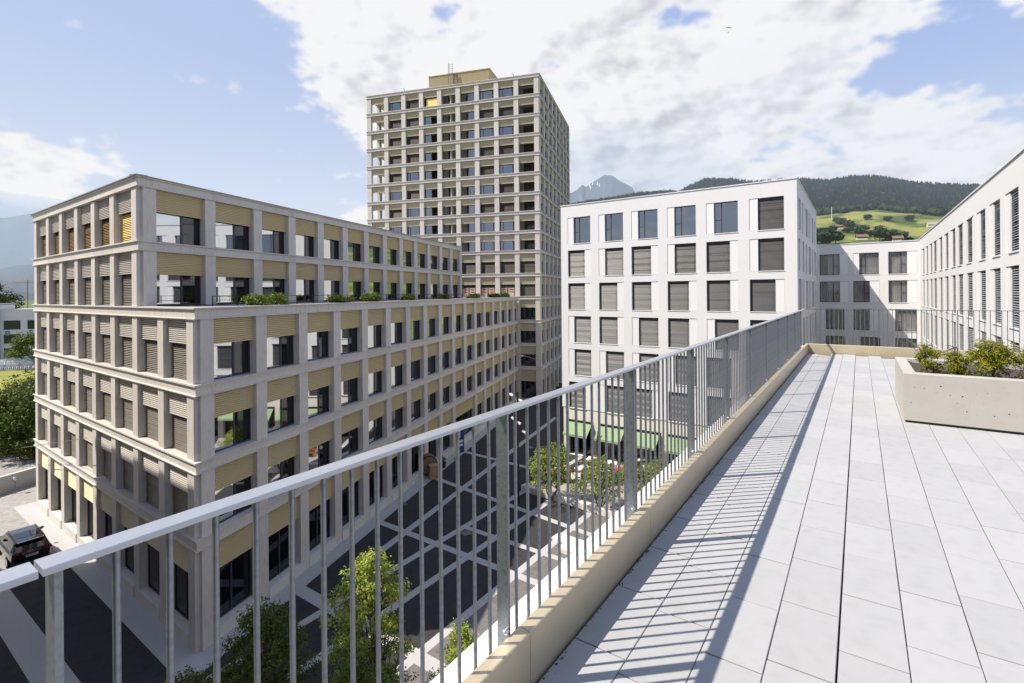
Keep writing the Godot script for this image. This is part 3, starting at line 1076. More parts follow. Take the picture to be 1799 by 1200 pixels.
func tower() -> void:
	var a := deg_to_rad(16.5)
	var f := Vector2(-cos(a), sin(a))          # leftwards along the front
	var K := Vector2(4.303, 73.833)
	var LF := 29.25
	var at := W(K.x + f.x * LF, -16.0, K.y + f.y * LF)
	var root := thing("tower", "tall grey and gold apartment tower with a regular grid of columns and ledges", "tower", T(at))
	var X := wall_axes(Vector3.ZERO, -f)
	var LR := 26.2
	var Y := wall_axes(Vector3(-f.x * LF, 0, f.y * LF), Vector2(sin(a), cos(a)))
	var Z := wall_axes(X * Vector3(0, 0, -LR), -Vector2(sin(a), cos(a)))
	var g := 16.0
	var H := 0.48
	var lv := [32.52, 29.58, 26.70, 23.83, 20.94, 18.05, 15.12, 12.28, 9.40, 6.47, 3.03, -0.42, -3.93, -7.40, -10.87]
	var cf := []
	for i in 10:
		cf.append(0.55 + i * 3.128)
	var cr := [0.55]
	for i in 8:
		cr.append(3.55 + i * 3.145)
	# core: the loggias are cut out of it above the office storeys
	var poly := func(o: Array) -> PackedVector2Array:
		var q := PackedVector2Array()
		for e in o:
			var p := X * Vector3(e[0], 0, e[1])
			q.append(Vector2(p.x, p.z))
		return q
	var mb := MB.new()
	mb.prism(poly.call([[0.62, -0.62], [LF - 0.62, -0.62], [LF - 0.62, -LR + 0.6], [0.62, -LR + 0.6]]), 0, g + 6.0)
	mb.prism(poly.call([[3.35, -0.62], [9.6, -0.62], [9.6, -2.7], [19.35, -2.7], [19.35, -0.62], [25.3, -0.62], [25.3, -2.9], [LF - 0.62, -2.9], [LF - 0.62, -LR + 0.6], [0.62, -LR + 0.6], [0.62, -6.2], [3.35, -6.2]]), g + 6.0, g + 32.1)
	part(root, "wall", mb.mesh(), M.loggia_white)
	var rm := MB.new()
	rm.prism(poly.call([[0.5, -0.5], [LF - 0.5, -0.5], [LF - 0.5, -LR + 0.5], [0.5, -LR + 0.5]]), g + 32.1, g + 32.3)
	part(root, "roof", rm.mesh(), M.gravel)
	var slab := MB.new()
	slab.box(Vector3(0.62, -0.44, -6.2), Vector3(LF - 1.24, 0.40, 5.62))
	var slab_mesh := slab.mesh()
	for k in 10:
		part(root, "floor_slab", slab_mesh, M.loggia_white, X * T(Vector3(0, g + lv[k], 0)))
	var look := [["o", "g", "b", "y", "l", "r", "g", "g", "o"], ["o", "b", "b", "h", "l", "r", "b", "b", "o"], ["o", "b", "b", "h", "l", "r", "g", "g", "o"], ["o", "b", "b", "h", "l", "r", "b", "b", "o"], ["o", "b", "g", "h", "l", "r", "b", "g", "o"], ["o", "g", "b", "h", "l", "r", "g", "b", "o"], ["o", "b", "g", "h", "l", "r", "b", "b", "o"], ["o", "g", "g", "h", "l", "r", "g", "g", "o"], ["o", "g", "g", "h", "l", "r", "g", "g", "o"]]
	for fr in [[X, cf, LF, "front"], [Y, cr, LR, "side"], [Z, cr.map(func(c): return LR - c), LR, "back"]]:
		var Q: Transform3D = fr[0]
		var cols: Array = fr[1].duplicate()
		cols.sort()
		var cw := 0.72
		for k in lv.size():
			if fr[3] == "back" and k > 9:
				continue
			var ytop: float = g + lv[k] - H
			var ybot: float = g + lv[k + 1] if k < lv.size() - 1 else 0.0
			var up: float = [0.0, 0.003, 0.006][["front", "side", "back"].find(fr[3])]
			var br := [0.7 if fr[3] != "back" else 0.0]
			for i in cols.size():
				if i % 3 == 2 and cols[i] + 0.2 < fr[2] - 2.0:
					br.append(cols[i] + 0.2)
			br.append(fr[2] - 0.7)
			ledge_run(root, Q, br, ytop + up, H)
			for c in cols:
				part(root, "column", boxmesh(cw, ytop - ybot, 0.48), clad(), Q * T(Vector3(c - cw / 2, ybot, -0.10)))
			if fr[3] == "back":
				continue
			for i in cols.size() - 1:
				var x0: float = cols[i] + cw / 2
				var x1: float = cols[i + 1] - cw / 2
				var kind: String = look[k][i] if fr[3] == "front" and k < look.size() else "n"
				var s := {"shutter": M.tower_shutter, "glass": M.glass_dark, "glass_last": M.glass_dark, "mull": [0.22, 0.86], "pitch": 0.12}
				match kind:
					"o", "l", "h", "r", "y":
						s.open = true
					"g":
						s.glass = M.glass_sky
					"b":
						s.blind = M.brown_blind
						s.bp = 0.09
					_:
						if fr[3] == "front":
							s.blind = M.brown_blind
							s.bp = 0.09
							if k > 10:
								s.erase("blind")
				metal_bay(root, Q, x0, x1, ybot if k < lv.size() - 1 else 0.3, ytop, 0.40, s)
				if kind in ["l", "h", "r", "o"] and fr[3] == "front" and i > 0:
					# glazing at the back of the loggia
					var lw := part(root, "loggia_window", frame_mesh(x1 - x0 - 0.2, 2.0, [0.45], 0.08), M.frame, Q * T(Vector3(x0 + 0.1, ybot, -2.62 if i < 8 else -2.82)))
					part(lw, "pane", boxmesh(x1 - x0 - 0.3, 1.9, 0.01), M.glass_loggia, T(Vector3(0.05, 0.05, -0.05)))
				if kind == "h" or kind == "r":
					var hw := (x1 - x0) * 0.52
					var gl := part(root, "window", frame_mesh(hw, 1.55, [], 0.09), M.frame, Q * T(Vector3(x0 if kind == "h" else x1 - hw, ybot, -0.5)))
					part(gl, "pane", boxmesh(hw - 0.1, 1.45, 0.01), M.glass_sky, T(Vector3(0.05, 0.05, -0.045)))
				if kind == "l":
					part(root, "loggia_screen", boxmesh(0.12, 2.44, 2.1), M.loggia_white, Q * T(Vector3((x0 + x1) / 2 + 0.1, ybot, -0.55)))
				if kind == "y":
					part(root, "blind", boxmesh((x1 - x0) * 0.8, 1.25, 0.02), M.yellow_blind, Q * T(Vector3(x0 + (x1 - x0) * 0.2, ybot + 0.02, -0.42)))
	for k in lv.size():
		ledge_corner(root, -Vector3(f.x * LF, 0, -f.y * LF), Vector2(sin(a), cos(a)), f, 0.7, g + lv[k] - H, H)
		if k < 10:
			ledge_corner(root, Vector3.ZERO, -f, Vector2(sin(a), cos(a)), 0.7, g + lv[k] - H, H)
	# posters behind the office windows
	for i in 3:
		var bay: int = 5 + i
		for j in 2:
			var w := 0.88
			var p := X * T(Vector3(cf[bay] + 0.50 + j * 1.14, g - 0.42 + 0.02, -0.43))
			var o := part(root, "poster", boxmesh(w, 1.22, 0.02), M.poster_cream, p)
			part(o, "poster_field", boxmesh(w - 0.24, 0.52, 0.01), M.poster_red, T(Vector3(0.12, 0.55, 0.011)))
			var tm := TextMesh.new()
			tm.text = "Spor"
			tm.font_size = 30
			tm.pixel_size = 0.010
			tm.depth = 0.008
			var sf := SystemFont.new()
			sf.font_names = PackedStringArray(["Droid Sans"])
			sf.font_weight = 700
			tm.font = sf
			part(o, "lettering", tm, M.white_metal, T(Vector3(w / 2, 0.81, 0.018)))
	# roof house clad in ribbed gold sheet, ladder, little roof posts
	var pent := thing("roof_house", "gold ribbed plant room on the flat roof of the tower", "roof house", Transform3D(X.basis, at + X * Vector3(LF - 19.82, g + 32.3, -4.0)))
	var pw := 10.67
	var pb := MB.new()
	pb.box(Vector3(0, 0, -6.5), Vector3(pw, 3.75, 6.5))
	part(pent, "wall", pb.mesh(), M.roof_gold)
	var rib := MB.new()
	rib.box(Vector3(0, 0, 0), Vector3(0.10, 3.7, 0.05))
	var rib_mesh := rib.mesh()
	for i in 52:
		part(pent, "rib", rib_mesh, M.roof_gold, T(Vector3(0.06 + i * 0.205, 0, 0.001)))
	var rc := MB.new()
	rc.box(Vector3(-0.1, 3.75, -6.6), Vector3(pw + 0.2, 0.09, 6.75))
	part(pent, "roof_edge", rc.mesh(), M.gold_shutter)
	var lad := thing("roof_ladder", "metal ladder rising in front of the gold roof house", "ladder", Transform3D(X.basis, at + X * Vector3(LF - 16.1, g + 32.3, -3.6)))
	var lb := MB.new()
	for e in [0.0, 0.72]:
		lb.tube(Vector3(e, 0, 0), Vector3(e, 5.3, 0), 0.035, 0.035, 6)
	lb.tube(Vector3(0.36, 3.4, 0.5), Vector3(0.36, 5.2, 0.5), 0.03, 0.03, 6)
	part(lad, "stile", lb.mesh(), M.zinc)
	var rg := MB.new()
	rg.tube(Vector3(0, 0, 0), Vector3(0.72, 0, 0), 0.025, 0.025, 6)
	var rgm := rg.mesh()
	for i in 15:
		part(lad, "rung", rgm, M.zinc, T(Vector3(0, 0.35 + i * 0.34, 0)))
	var cage := thing("cage_ladder", "brown caged steps fixed to the gold roof house beside the ladder", "ladder", Transform3D(X.basis, at + X * Vector3(LF - 15.3, g + 32.3, -3.7)))
	for i in 8:
		var cm := MB.new()
		cm.tube(Vector3(0, 0.3 + i * 0.45, 0), Vector3(0.75, 0.5 + i * 0.45, 0.0), 0.04, 0.04, 5)
		cm.tube(Vector3(0, 0.5 + i * 0.45, 0.05), Vector3(0.75, 0.3 + i * 0.45, 0.05), 0.04, 0.04, 5)
		part(cage, "step", cm.mesh(), M.wood)
	var roofposts := [[6.6, "pair of small vents on the left of the tower roof"], [21.2, "thin aerial on the tower roof beside the gold house"], [25.0, "small bent vent pipe near the corner of the tower roof"]]
	for e in roofposts:
		var o := thing("roof_vent", e[1], "vent", Transform3D(X.basis, at + X * Vector3(e[0], g + 32.3, -0.9)))
		var vb := MB.new()
		vb.tube(Vector3.ZERO, Vector3(0, 0.95, 0), 0.05, 0.04, 6)
		vb.tube(Vector3(0, 0.9, 0), Vector3(-0.22, 1.05, 0), 0.06, 0.06, 6)
		part(o, "pipe", vb.mesh(), M.zinc)


# ---------------------------------------------------------------- foliage
# blobs: [centre, radii]; leaves lie in clumps through the blobs' volume
func leafage(blobs: Array, per: int, size: float, tint: Color, seed_: int) -> Mesh:
	var g := RandomNumberGenerator.new()
	g.seed = seed_
	var b := MB.new()
	b.use = true
	for e in blobs:
		var clumps := maxi(3, per / 22)
		for k in clumps:
			var d := Vector3(g.randfn(), g.randfn(), g.randfn()).normalized()
			var rad := pow(g.randf(), 0.42)
			var c: Vector3 = e[0] + d * e[1] * rad
			var tone := g.randf_range(0.72, 1.28)
			var yel := g.randf_range(0.85, 1.2)
			for i in 22:
				var p := c + Vector3(g.randfn(), g.randfn() * 0.7, g.randfn()) * size * 1.5
				var nn := (Vector3(g.randfn(), g.randfn() + 0.9, g.randfn()) + d * 0.5).normalized()
				var x := nn.cross(Vector3(g.randfn(), g.randfn(), g.randfn())).normalized()
				var y := nn.cross(x)
				var s := size * g.randf_range(0.6, 1.1)
				var v := tone * g.randf_range(0.8, 1.2)
				b.col = Color(tint.r * v * yel, tint.g * v, tint.b * v)
				b.tri(p - x * s * 0.45, p - y * s, p + x * s * 0.45)
				b.tri(p - x * s * 0.45, p + x * s * 0.45, p + y * s)
	return b.mesh()


func branches(base: Vector3, blobs: Array, stems: int, r: float, seed_: int) -> Mesh:
	var g := RandomNumberGenerator.new()
	g.seed = seed_
	var b := MB.new()
	var forks := []
	for i in stems:
		var low := base + Vector3(g.randf_range(-1, 1), 0, g.randf_range(-1, 1)) * r * (2.0 if stems > 1 else 0.0)
		var aim: Vector3 = blobs[i % blobs.size()][0]
		var mid := low.lerp(Vector3(aim.x, maxf(aim.y, low.y + 0.5), aim.z), 0.5) + Vector3(g.randf_range(-0.1, 0.1), 0.1, g.randf_range(-0.1, 0.1))
		b.tube(low, mid, r, r * 0.7, 7)
		forks.append(mid)
	for i in blobs.size():
		var from: Vector3 = forks[i % forks.size()]
		var to: Vector3 = blobs[i][0]
		var knee := from.lerp(to, 0.55) + Vector3(g.randf_range(-0.12, 0.12), 0.08, g.randf_range(-0.12, 0.12))
		b.tube(from, knee, r * 0.6, r * 0.35, 6)
		b.tube(knee, to + Vector3(0, blobs[i][1].y * 0.6, 0), r * 0.35, r * 0.1, 5)
		for j in 3:
			var d := Vector3(g.randfn(), absf(g.randfn()) * 0.6, g.randfn()).normalized()
			b.tube(knee, knee + d * blobs[i][1] * 0.9, r * 0.25, r * 0.06, 5)
	return b.mesh()


func plant_tree(called: String, label: String, at: Vector3, h: float, w: float, lobes: int, per: int, leaf: float, tint: Color, stems: int, r: float, seed_: int, low := 0.38, group := "", cat := "tree", lobe := 1.0) -> Node3D:
	var g := RandomNumberGenerator.new()
	g.seed = seed_
	var o := thing(called, label, cat, T(at), group)
	var blobs := []
	for i in lobes:
		var t := float(i) / maxf(1.0, lobes - 1)
		var y := lerpf(low, 0.90, t) * h
		var ring := w * 0.5 * sin(PI * lerpf(0.30, 0.93, t)) * g.randf_range(0.35, 0.85)
		var p := i * 2.4 + g.randf_range(-0.4, 0.4)
		var s := w * g.randf_range(0.17, 0.30) * lobe
		blobs.append([Vector3(cos(p) * ring, y, sin(p) * ring), Vector3(s, s * g.randf_range(0.6, 0.95), s)])
	part(o, "trunk", branches(Vector3.ZERO, blobs, stems, r, seed_ + 1), M.bark)
	part(o, "crown", leafage(blobs, per, leaf, tint, seed_ + 2), M.leaf)
	return o


# ---------------------------------------------------------------- the white buildings
func holed_wall(x0: float, x1: float, y0: float, y1: float, holes: Array, depth: float) -> Mesh:
	var xs := [x0, x1]
	var ys := [y0, y1]
	for h in holes:
		for e in [h.position.x, h.end.x]:
			if not xs.has(e):
				xs.append(e)
		for e in [h.position.y, h.end.y]:
			if not ys.has(e):
				ys.append(e)
	xs.sort()
	ys.sort()
	var b := MB.new()
	for j in ys.size() - 1:
		for i in xs.size() - 1:
			var c := Vector2((xs[i] + xs[i + 1]) / 2, (ys[j] + ys[j + 1]) / 2)
			var solid := true
			for h in holes:
				if h.has_point(c):
					solid = false
					break
			if solid:
				b.quad(Vector3(xs[i], ys[j], 0), Vector3(xs[i + 1], ys[j], 0), Vector3(xs[i + 1], ys[j + 1], 0), Vector3(xs[i], ys[j + 1], 0))
	for h in holes:
		var p: Vector2 = h.position
		var q: Vector2 = h.end
		b.quad(Vector3(p.x, p.y, -depth), Vector3(p.x, p.y, 0), Vector3(p.x, q.y, 0), Vector3(p.x, q.y, -depth))
		b.quad(Vector3(q.x, p.y, 0), Vector3(q.x, p.y, -depth), Vector3(q.x, q.y, -depth), Vector3(q.x, q.y, 0))
		b.quad(Vector3(p.x, p.y, 0), Vector3(p.x, p.y, -depth), Vector3(q.x, p.y, -depth), Vector3(q.x, p.y, 0))
		b.quad(Vector3(p.x, q.y, -depth), Vector3(p.x, q.y, 0), Vector3(q.x, q.y, 0), Vector3(q.x, q.y, -depth))
	return b.mesh()


# openings: [x0, x1, y0, y1, side of the fixed panel ("l", "r" or ""), what hangs in it, panel width]
func white_front(root: Node3D, X: Transform3D, x0: float, x1: float, y0: float, y1: float, open: Array, depth := 0.22) -> void:
	var holes := []
	for o in open:
		holes.append(Rect2(o[0], o[2], o[1] - o[0], o[3] - o[2]))
	part(root, "wall", holed_wall(x0, x1, y0, y1, holes, depth + 0.2), M.plaster, X)
	for o in open:
		var pw: float = o[6]
		var a: float = o[0] + (pw if o[4] == "l" else 0.0)
		var b: float = o[1] - (pw if o[4] == "r" else 0.0)
		var h: float = o[3] - o[2]
		if o[4] != "":
			part(root, "panel", boxmesh(pw - 0.012, h - 0.03, 0.3), M.white_panel, X * T(Vector3((o[0] + 0.012) if o[4] == "l" else b, o[2] + 0.015, -0.035)))
		part(root, "sill", boxmesh(b - a + 0.04, 0.05, 0.30), M.white_metal, X * T(Vector3(a - 0.02, o[2] - 0.045, 0.045)))
		var w := b - a
		var mull := [0.30] if o[4] == "l" else [0.68]
		var wn := part(root, "window", frame_mesh(w, h, mull, 0.06, 0.42, 0.0 if o[4] == "l" else 1.0), M.frame, X * T(Vector3(a, o[2], -depth)))
		match o[5]:
			"sky":
				part(wn, "pane", boxmesh(w - 0.08, h - 0.08, 0.01), M.glass_sky, Transform3D(Basis(UP, rng.randf_range(-0.006, 0.006)) * Basis(Vector3.RIGHT, rng.randf_range(-0.004, 0.004)), Vector3(0.04, 0.04, -0.05)))
			"grey":
				part(wn, "blind", blind_mesh(w - 0.06, h - 0.05, 0.085, 0.86), M.grey_blind, T(Vector3(0.03, 0.02, 0.05)))
				part(wn, "pane", boxmesh(w - 0.08, h - 0.08, 0.01), M.glass_dark, T(Vector3(0.04, 0.04, -0.05)))
			"silver":
				part(wn, "blind", blind_mesh(w - 0.06, h - 0.05, 0.10, 0.52), M.silver_blind, T(Vector3(0.03, 0.02, 0.09)))
				part(wn, "pane", boxmesh(w - 0.08, h - 0.08, 0.01), M.glass_dark, T(Vector3(0.04, 0.04, -0.05)))
			"curtain":
				part(wn, "curtain", curtain_mesh(w - 0.1, h - 0.1), M.curtain, T(Vector3(0.05, 0.05, -0.19)))
				part(wn, "pane", boxmesh(w - 0.08, h - 0.08, 0.006), M.clear_glass, T(Vector3(0.04, 0.04, -0.05)))
			_:
				part(wn, "pane", boxmesh(w - 0.08, h - 0.08, 0.01), M.glass_dark, T(Vector3(0.04, 0.04, -0.05)))


func curtain_mesh(w: float, h: float) -> Mesh:
	var k := "curtain%.2f/%.2f" % [w, h]
	if not C.has(k):
		var b := MB.new()
		var n := 40
		var zs := []
		for i in n + 1:
			zs.append(0.03 * sin(i * 1.1) + 0.02 * sin(i * 2.7 + 1.0))
		for i in n:
			b.quad(Vector3(w * i / n, 0, zs[i]), Vector3(w * (i + 1) / n, 0, zs[i + 1]), Vector3(w * (i + 1) / n, h, zs[i + 1]), Vector3(w * i / n, h, zs[i]))
		C[k] = b.mesh()
	return C[k]


func parapet(root: Node3D, X: Transform3D, x0: float, x1: float, y: float, lift := 0.0) -> void:
	var b := MB.new()
	b.box(Vector3(x0, y + lift, -0.5), Vector3(x1 - x0, 0.07, 0.56))
	part(root, "roof_edge", b.mesh(), M.white_metal, X)


func white_buildings() -> void:
	mat("curtain", lin(0.10, 0.098, 0.10), 0.9)
	var V := Vector2(UZ, -UX)
	var U := Vector2(UX, UZ)
	var g := 16.0
	# --- the middle block: front at u = 44 between v = -24.5 and -3.9
	var at := TU(44.0, -24.5, -16.0)
	var root := thing("white_apartment_block", "white apartment block in the middle with six columns of grey blinds and green awnings", "apartment block", T(at))
	var F := wall_axes(Vector3.ZERO, V)
	var o0 := -24.5
	var cols := [[-23.74, -21.29], [-20.42, -17.95], [-17.16, -14.71], [-13.87, -11.42], [-10.58, -8.10], [-7.25, -4.78]]
	var side := ["llllll", "rlrlrl", "rrrrrr", "lrlrlr", "llllrl", "rlrrrl"]
	var opens := []
	for r in 6:
		for c in 6:
			var sy := 4.85 - 3.235 * r + g
			var kind := "sky" if r == 0 and c < 5 else "grey"
			opens.append([cols[c][0] - o0, cols[c][1] - o0, sy, sy + 2.57, side[r][c], kind, 0.62])
	white_front(root, F, 0, 20.6, g - 11.30, g + 8.64, opens)
	parapet(root, F, -0.04, 20.64, g + 8.64)
	var S := wall_axes(Vector3(V.x * 20.6, 0, -V.y * 20.6), U)
	var so := []
	for r in 6:
		var i := 0
		for e in [[1.04, 3.15], [4.22, 6.1], [7.52, 9.75], [10.75, 12.99], [14.4, 16.63], [17.89, 20.04]]:
			var sy := 4.85 - 3.235 * r + g
			so.append([e[0], e[1], sy, sy + 2.57, "lr"[(i + r) % 2], "curtain" if (i * 3 + r) % 4 == 0 else "grey", 0.6])
			i += 1
	white_front(root, S, 0, 21.2, g - 11.30, g + 8.64, so)
	parapet(root, S, 0, 21.2, g + 8.64, 0.003)
	# shop storey: beige piers and lintel, dark shop windows
	var shops := []
	for c in cols:
		shops.append(Rect2(c[0] - o0 - 0.15, 0.05, c[1] - c[0] + 0.3, 3.45))
	part(root, "shop_front", holed_wall(0.1, 20.5, 0, g - 11.30, shops, 0.5), M.plaster_beige, F * T(Vector3(0, 0, -0.06)))
	part(root, "shop_side", holed_wall(0.1, 21.2, 0, g - 11.30, [], 0.5), M.plaster_beige, S * T(Vector3(0, 0, -0.06)))
	for c in cols:
		var wn := part(root, "shop_window", frame_mesh(c[1] - c[0] + 0.3, 3.45, [0.33, 0.66], 0.08), M.frame, F * T(Vector3(c[0] - o0 - 0.15, 0.05, -0.45)))
		part(wn, "pane", boxmesh(c[1] - c[0] + 0.2, 3.35, 0.01), M.glass_dark, T(Vector3(0.05, 0.05, -0.05)))
	var bb := MB.new()
	bb.box(Vector3(0.45, 0, -21.0), Vector3(19.7, g + 8.4, 20.5))
	part(root, "inner_wall", bb.mesh(), M.core, F)
	var rf := MB.new()
	rf.box(Vector3(0.1, g + 8.41, -21.0), Vector3(20.4, 0.1, 20.9))
	part(root, "roof", rf.mesh(), M.gravel, F)
	part(root, "left_wall", boxmesh(0.3, g + 8.6, 21.0), M.plaster, F * T(Vector3(0.02, 0, -0.3)))
	# awnings over the shop windows
	var wh := ["leftmost green awning above the cafe on the white block", "second green awning from the left above the cafe", "third green awning from the left, beside the dark parasol", "fourth green awning from the left, above the teal table", "fifth green awning from the left, behind the terrace railing", "green awning nearest the right corner of the white block"]
	for i in 6:
		var w: float = cols[i][1] - cols[i][0] + 0.1
		var o := thing("awning", wh[i], "awning", Transform3D(F.basis, at + F * Vector3(cols[i][0] - o0 - 0.05, 3.45, -0.02)), "green shop awnings")
		var ab := MB.new()
		ab.quad(Vector3(0, -1.05, 1.25), Vector3(w, -1.05, 1.25), Vector3(w, -0.12, 0.10), Vector3(0, -0.12, 0.10))
		ab.quad(Vector3(w, -1.07, 1.25), Vector3(0, -1.07, 1.25), Vector3(0, -0.14, 0.10), Vector3(w, -0.14, 0.10))
		ab.quad(Vector3(0, -1.25, 1.26), Vector3(w, -1.25, 1.26), Vector3(w, -1.05, 1.26), Vector3(0, -1.05, 1.26))
		part(o, "cloth", ab.mesh(), M.green_awning)
		var kb := MB.new()
		kb.box(Vector3(0, -0.14, 0), Vector3(w, 0.16, 0.13))
		part(o, "cassette", kb.mesh(), M.black_metal)
		for e in [0.15, w - 0.2]:
			var am := MB.new()
			am.tube(Vector3(e, -0.2, 0.05), Vector3(e, -1.08, 1.22), 0.02, 0.02, 5)
			part(o, "arm", am.mesh(), M.black_metal)
	# --- the low building across the court at u = 66.5 and the long wing at v = 5.1
	var r2 := thing("white_link_building", "low white building closing the court, dark curtained windows and a strong diagonal shadow", "apartment block", T(TU(66.5, -3.9, -16.0)))
	var ol := []
	var k3 := [[[0.20, 2.95, "r"], [3.34, 5.62, "l"], [6.43, 8.85, "r"]], [[0.20, 2.95, "r"], [3.34, 5.66, "r"], [6.43, 8.85, "r"]], [[0.20, 2.50, "l"], [3.34, 5.66, "r"], [6.43, 8.75, "l"]], [[0.20, 2.50, "l"], [3.34, 5.66, "l"], [6.43, 8.75, "l"]], [[0.20, 2.50, "r"], [3.34, 5.66, "l"], [6.43, 8.75, "r"]], [[0.20, 2.50, "l"], [3.34, 5.66, "r"], [6.43, 8.75, "r"]]]
	for r in 6:
		for e in k3[r]:
			var sy := g + 1.74 - 3.04 * r
			ol.append([e[0], e[1], sy, sy + 2.34, e[2], "curtain", 0.85 if e[2] == "r" else 0.55])
	white_front(r2, wall_axes(Vector3.ZERO, V), 0, 9.0, 0, g + 5.12, ol)
	parapet(r2, wall_axes(Vector3.ZERO, V), -0.3, 9.0, g + 5.12)
	var b2 := MB.new()
	b2.box(Vector3(0.3, 0, -12.0), Vector3(8.4, g + 5.0, 11.5))
	part(r2, "inner_wall", b2.mesh(), M.core, wall_axes(Vector3.ZERO, V))
	var l2 := MB.new()
	l2.box(Vector3(-0.2, 0, 0.0), Vector3(0.36, g + 5.1, 1.3))
	part(r2, "link_wall", l2.mesh(), M.plaster, wall_axes(Vector3.ZERO, V))
	var wing := thing("white_wing", "long white wing on the right with a row of deep slot windows and louvred blinds", "apartment block", T(TU(66.6, 5.1, -16.0)))
	var ow := []
	for i in 14:
		var u1: float = 67.0 - 3.136 * i
		if i == 0:
			continue
		for r in 6:
			var a := 66.6 - (u1 - 0.35 + 0.5)
			var sy := g + 1.51 - 3.06 * r
			var turn := (i * 5 + r * 3 + i / 3) % 3 != 0
			ow.append([a + 0.1, a + 2.3, sy, sy + 2.5, "l" if turn else "r", "silver", 0.62])
	var Wx := wall_axes(Vector3.ZERO, -U)
	white_front(wing, Wx, 0, 51.0, 0, g + 5.2, ow, 0.17)
	parapet(wing, Wx, 0, 51.0, g + 5.2, 0.003)
	var b3 := MB.new()
	b3.box(Vector3(0.3, 0, -12.0), Vector3(50.4, g + 5.0, 11.3))
	part(wing, "inner_wall", b3.mesh(), M.core, Wx)
	part(wing, "end_wall", boxmesh(0.3, g + 5.1, 12.0), M.plaster, Wx * T(Vector3(50.69, 0, -0.02)))


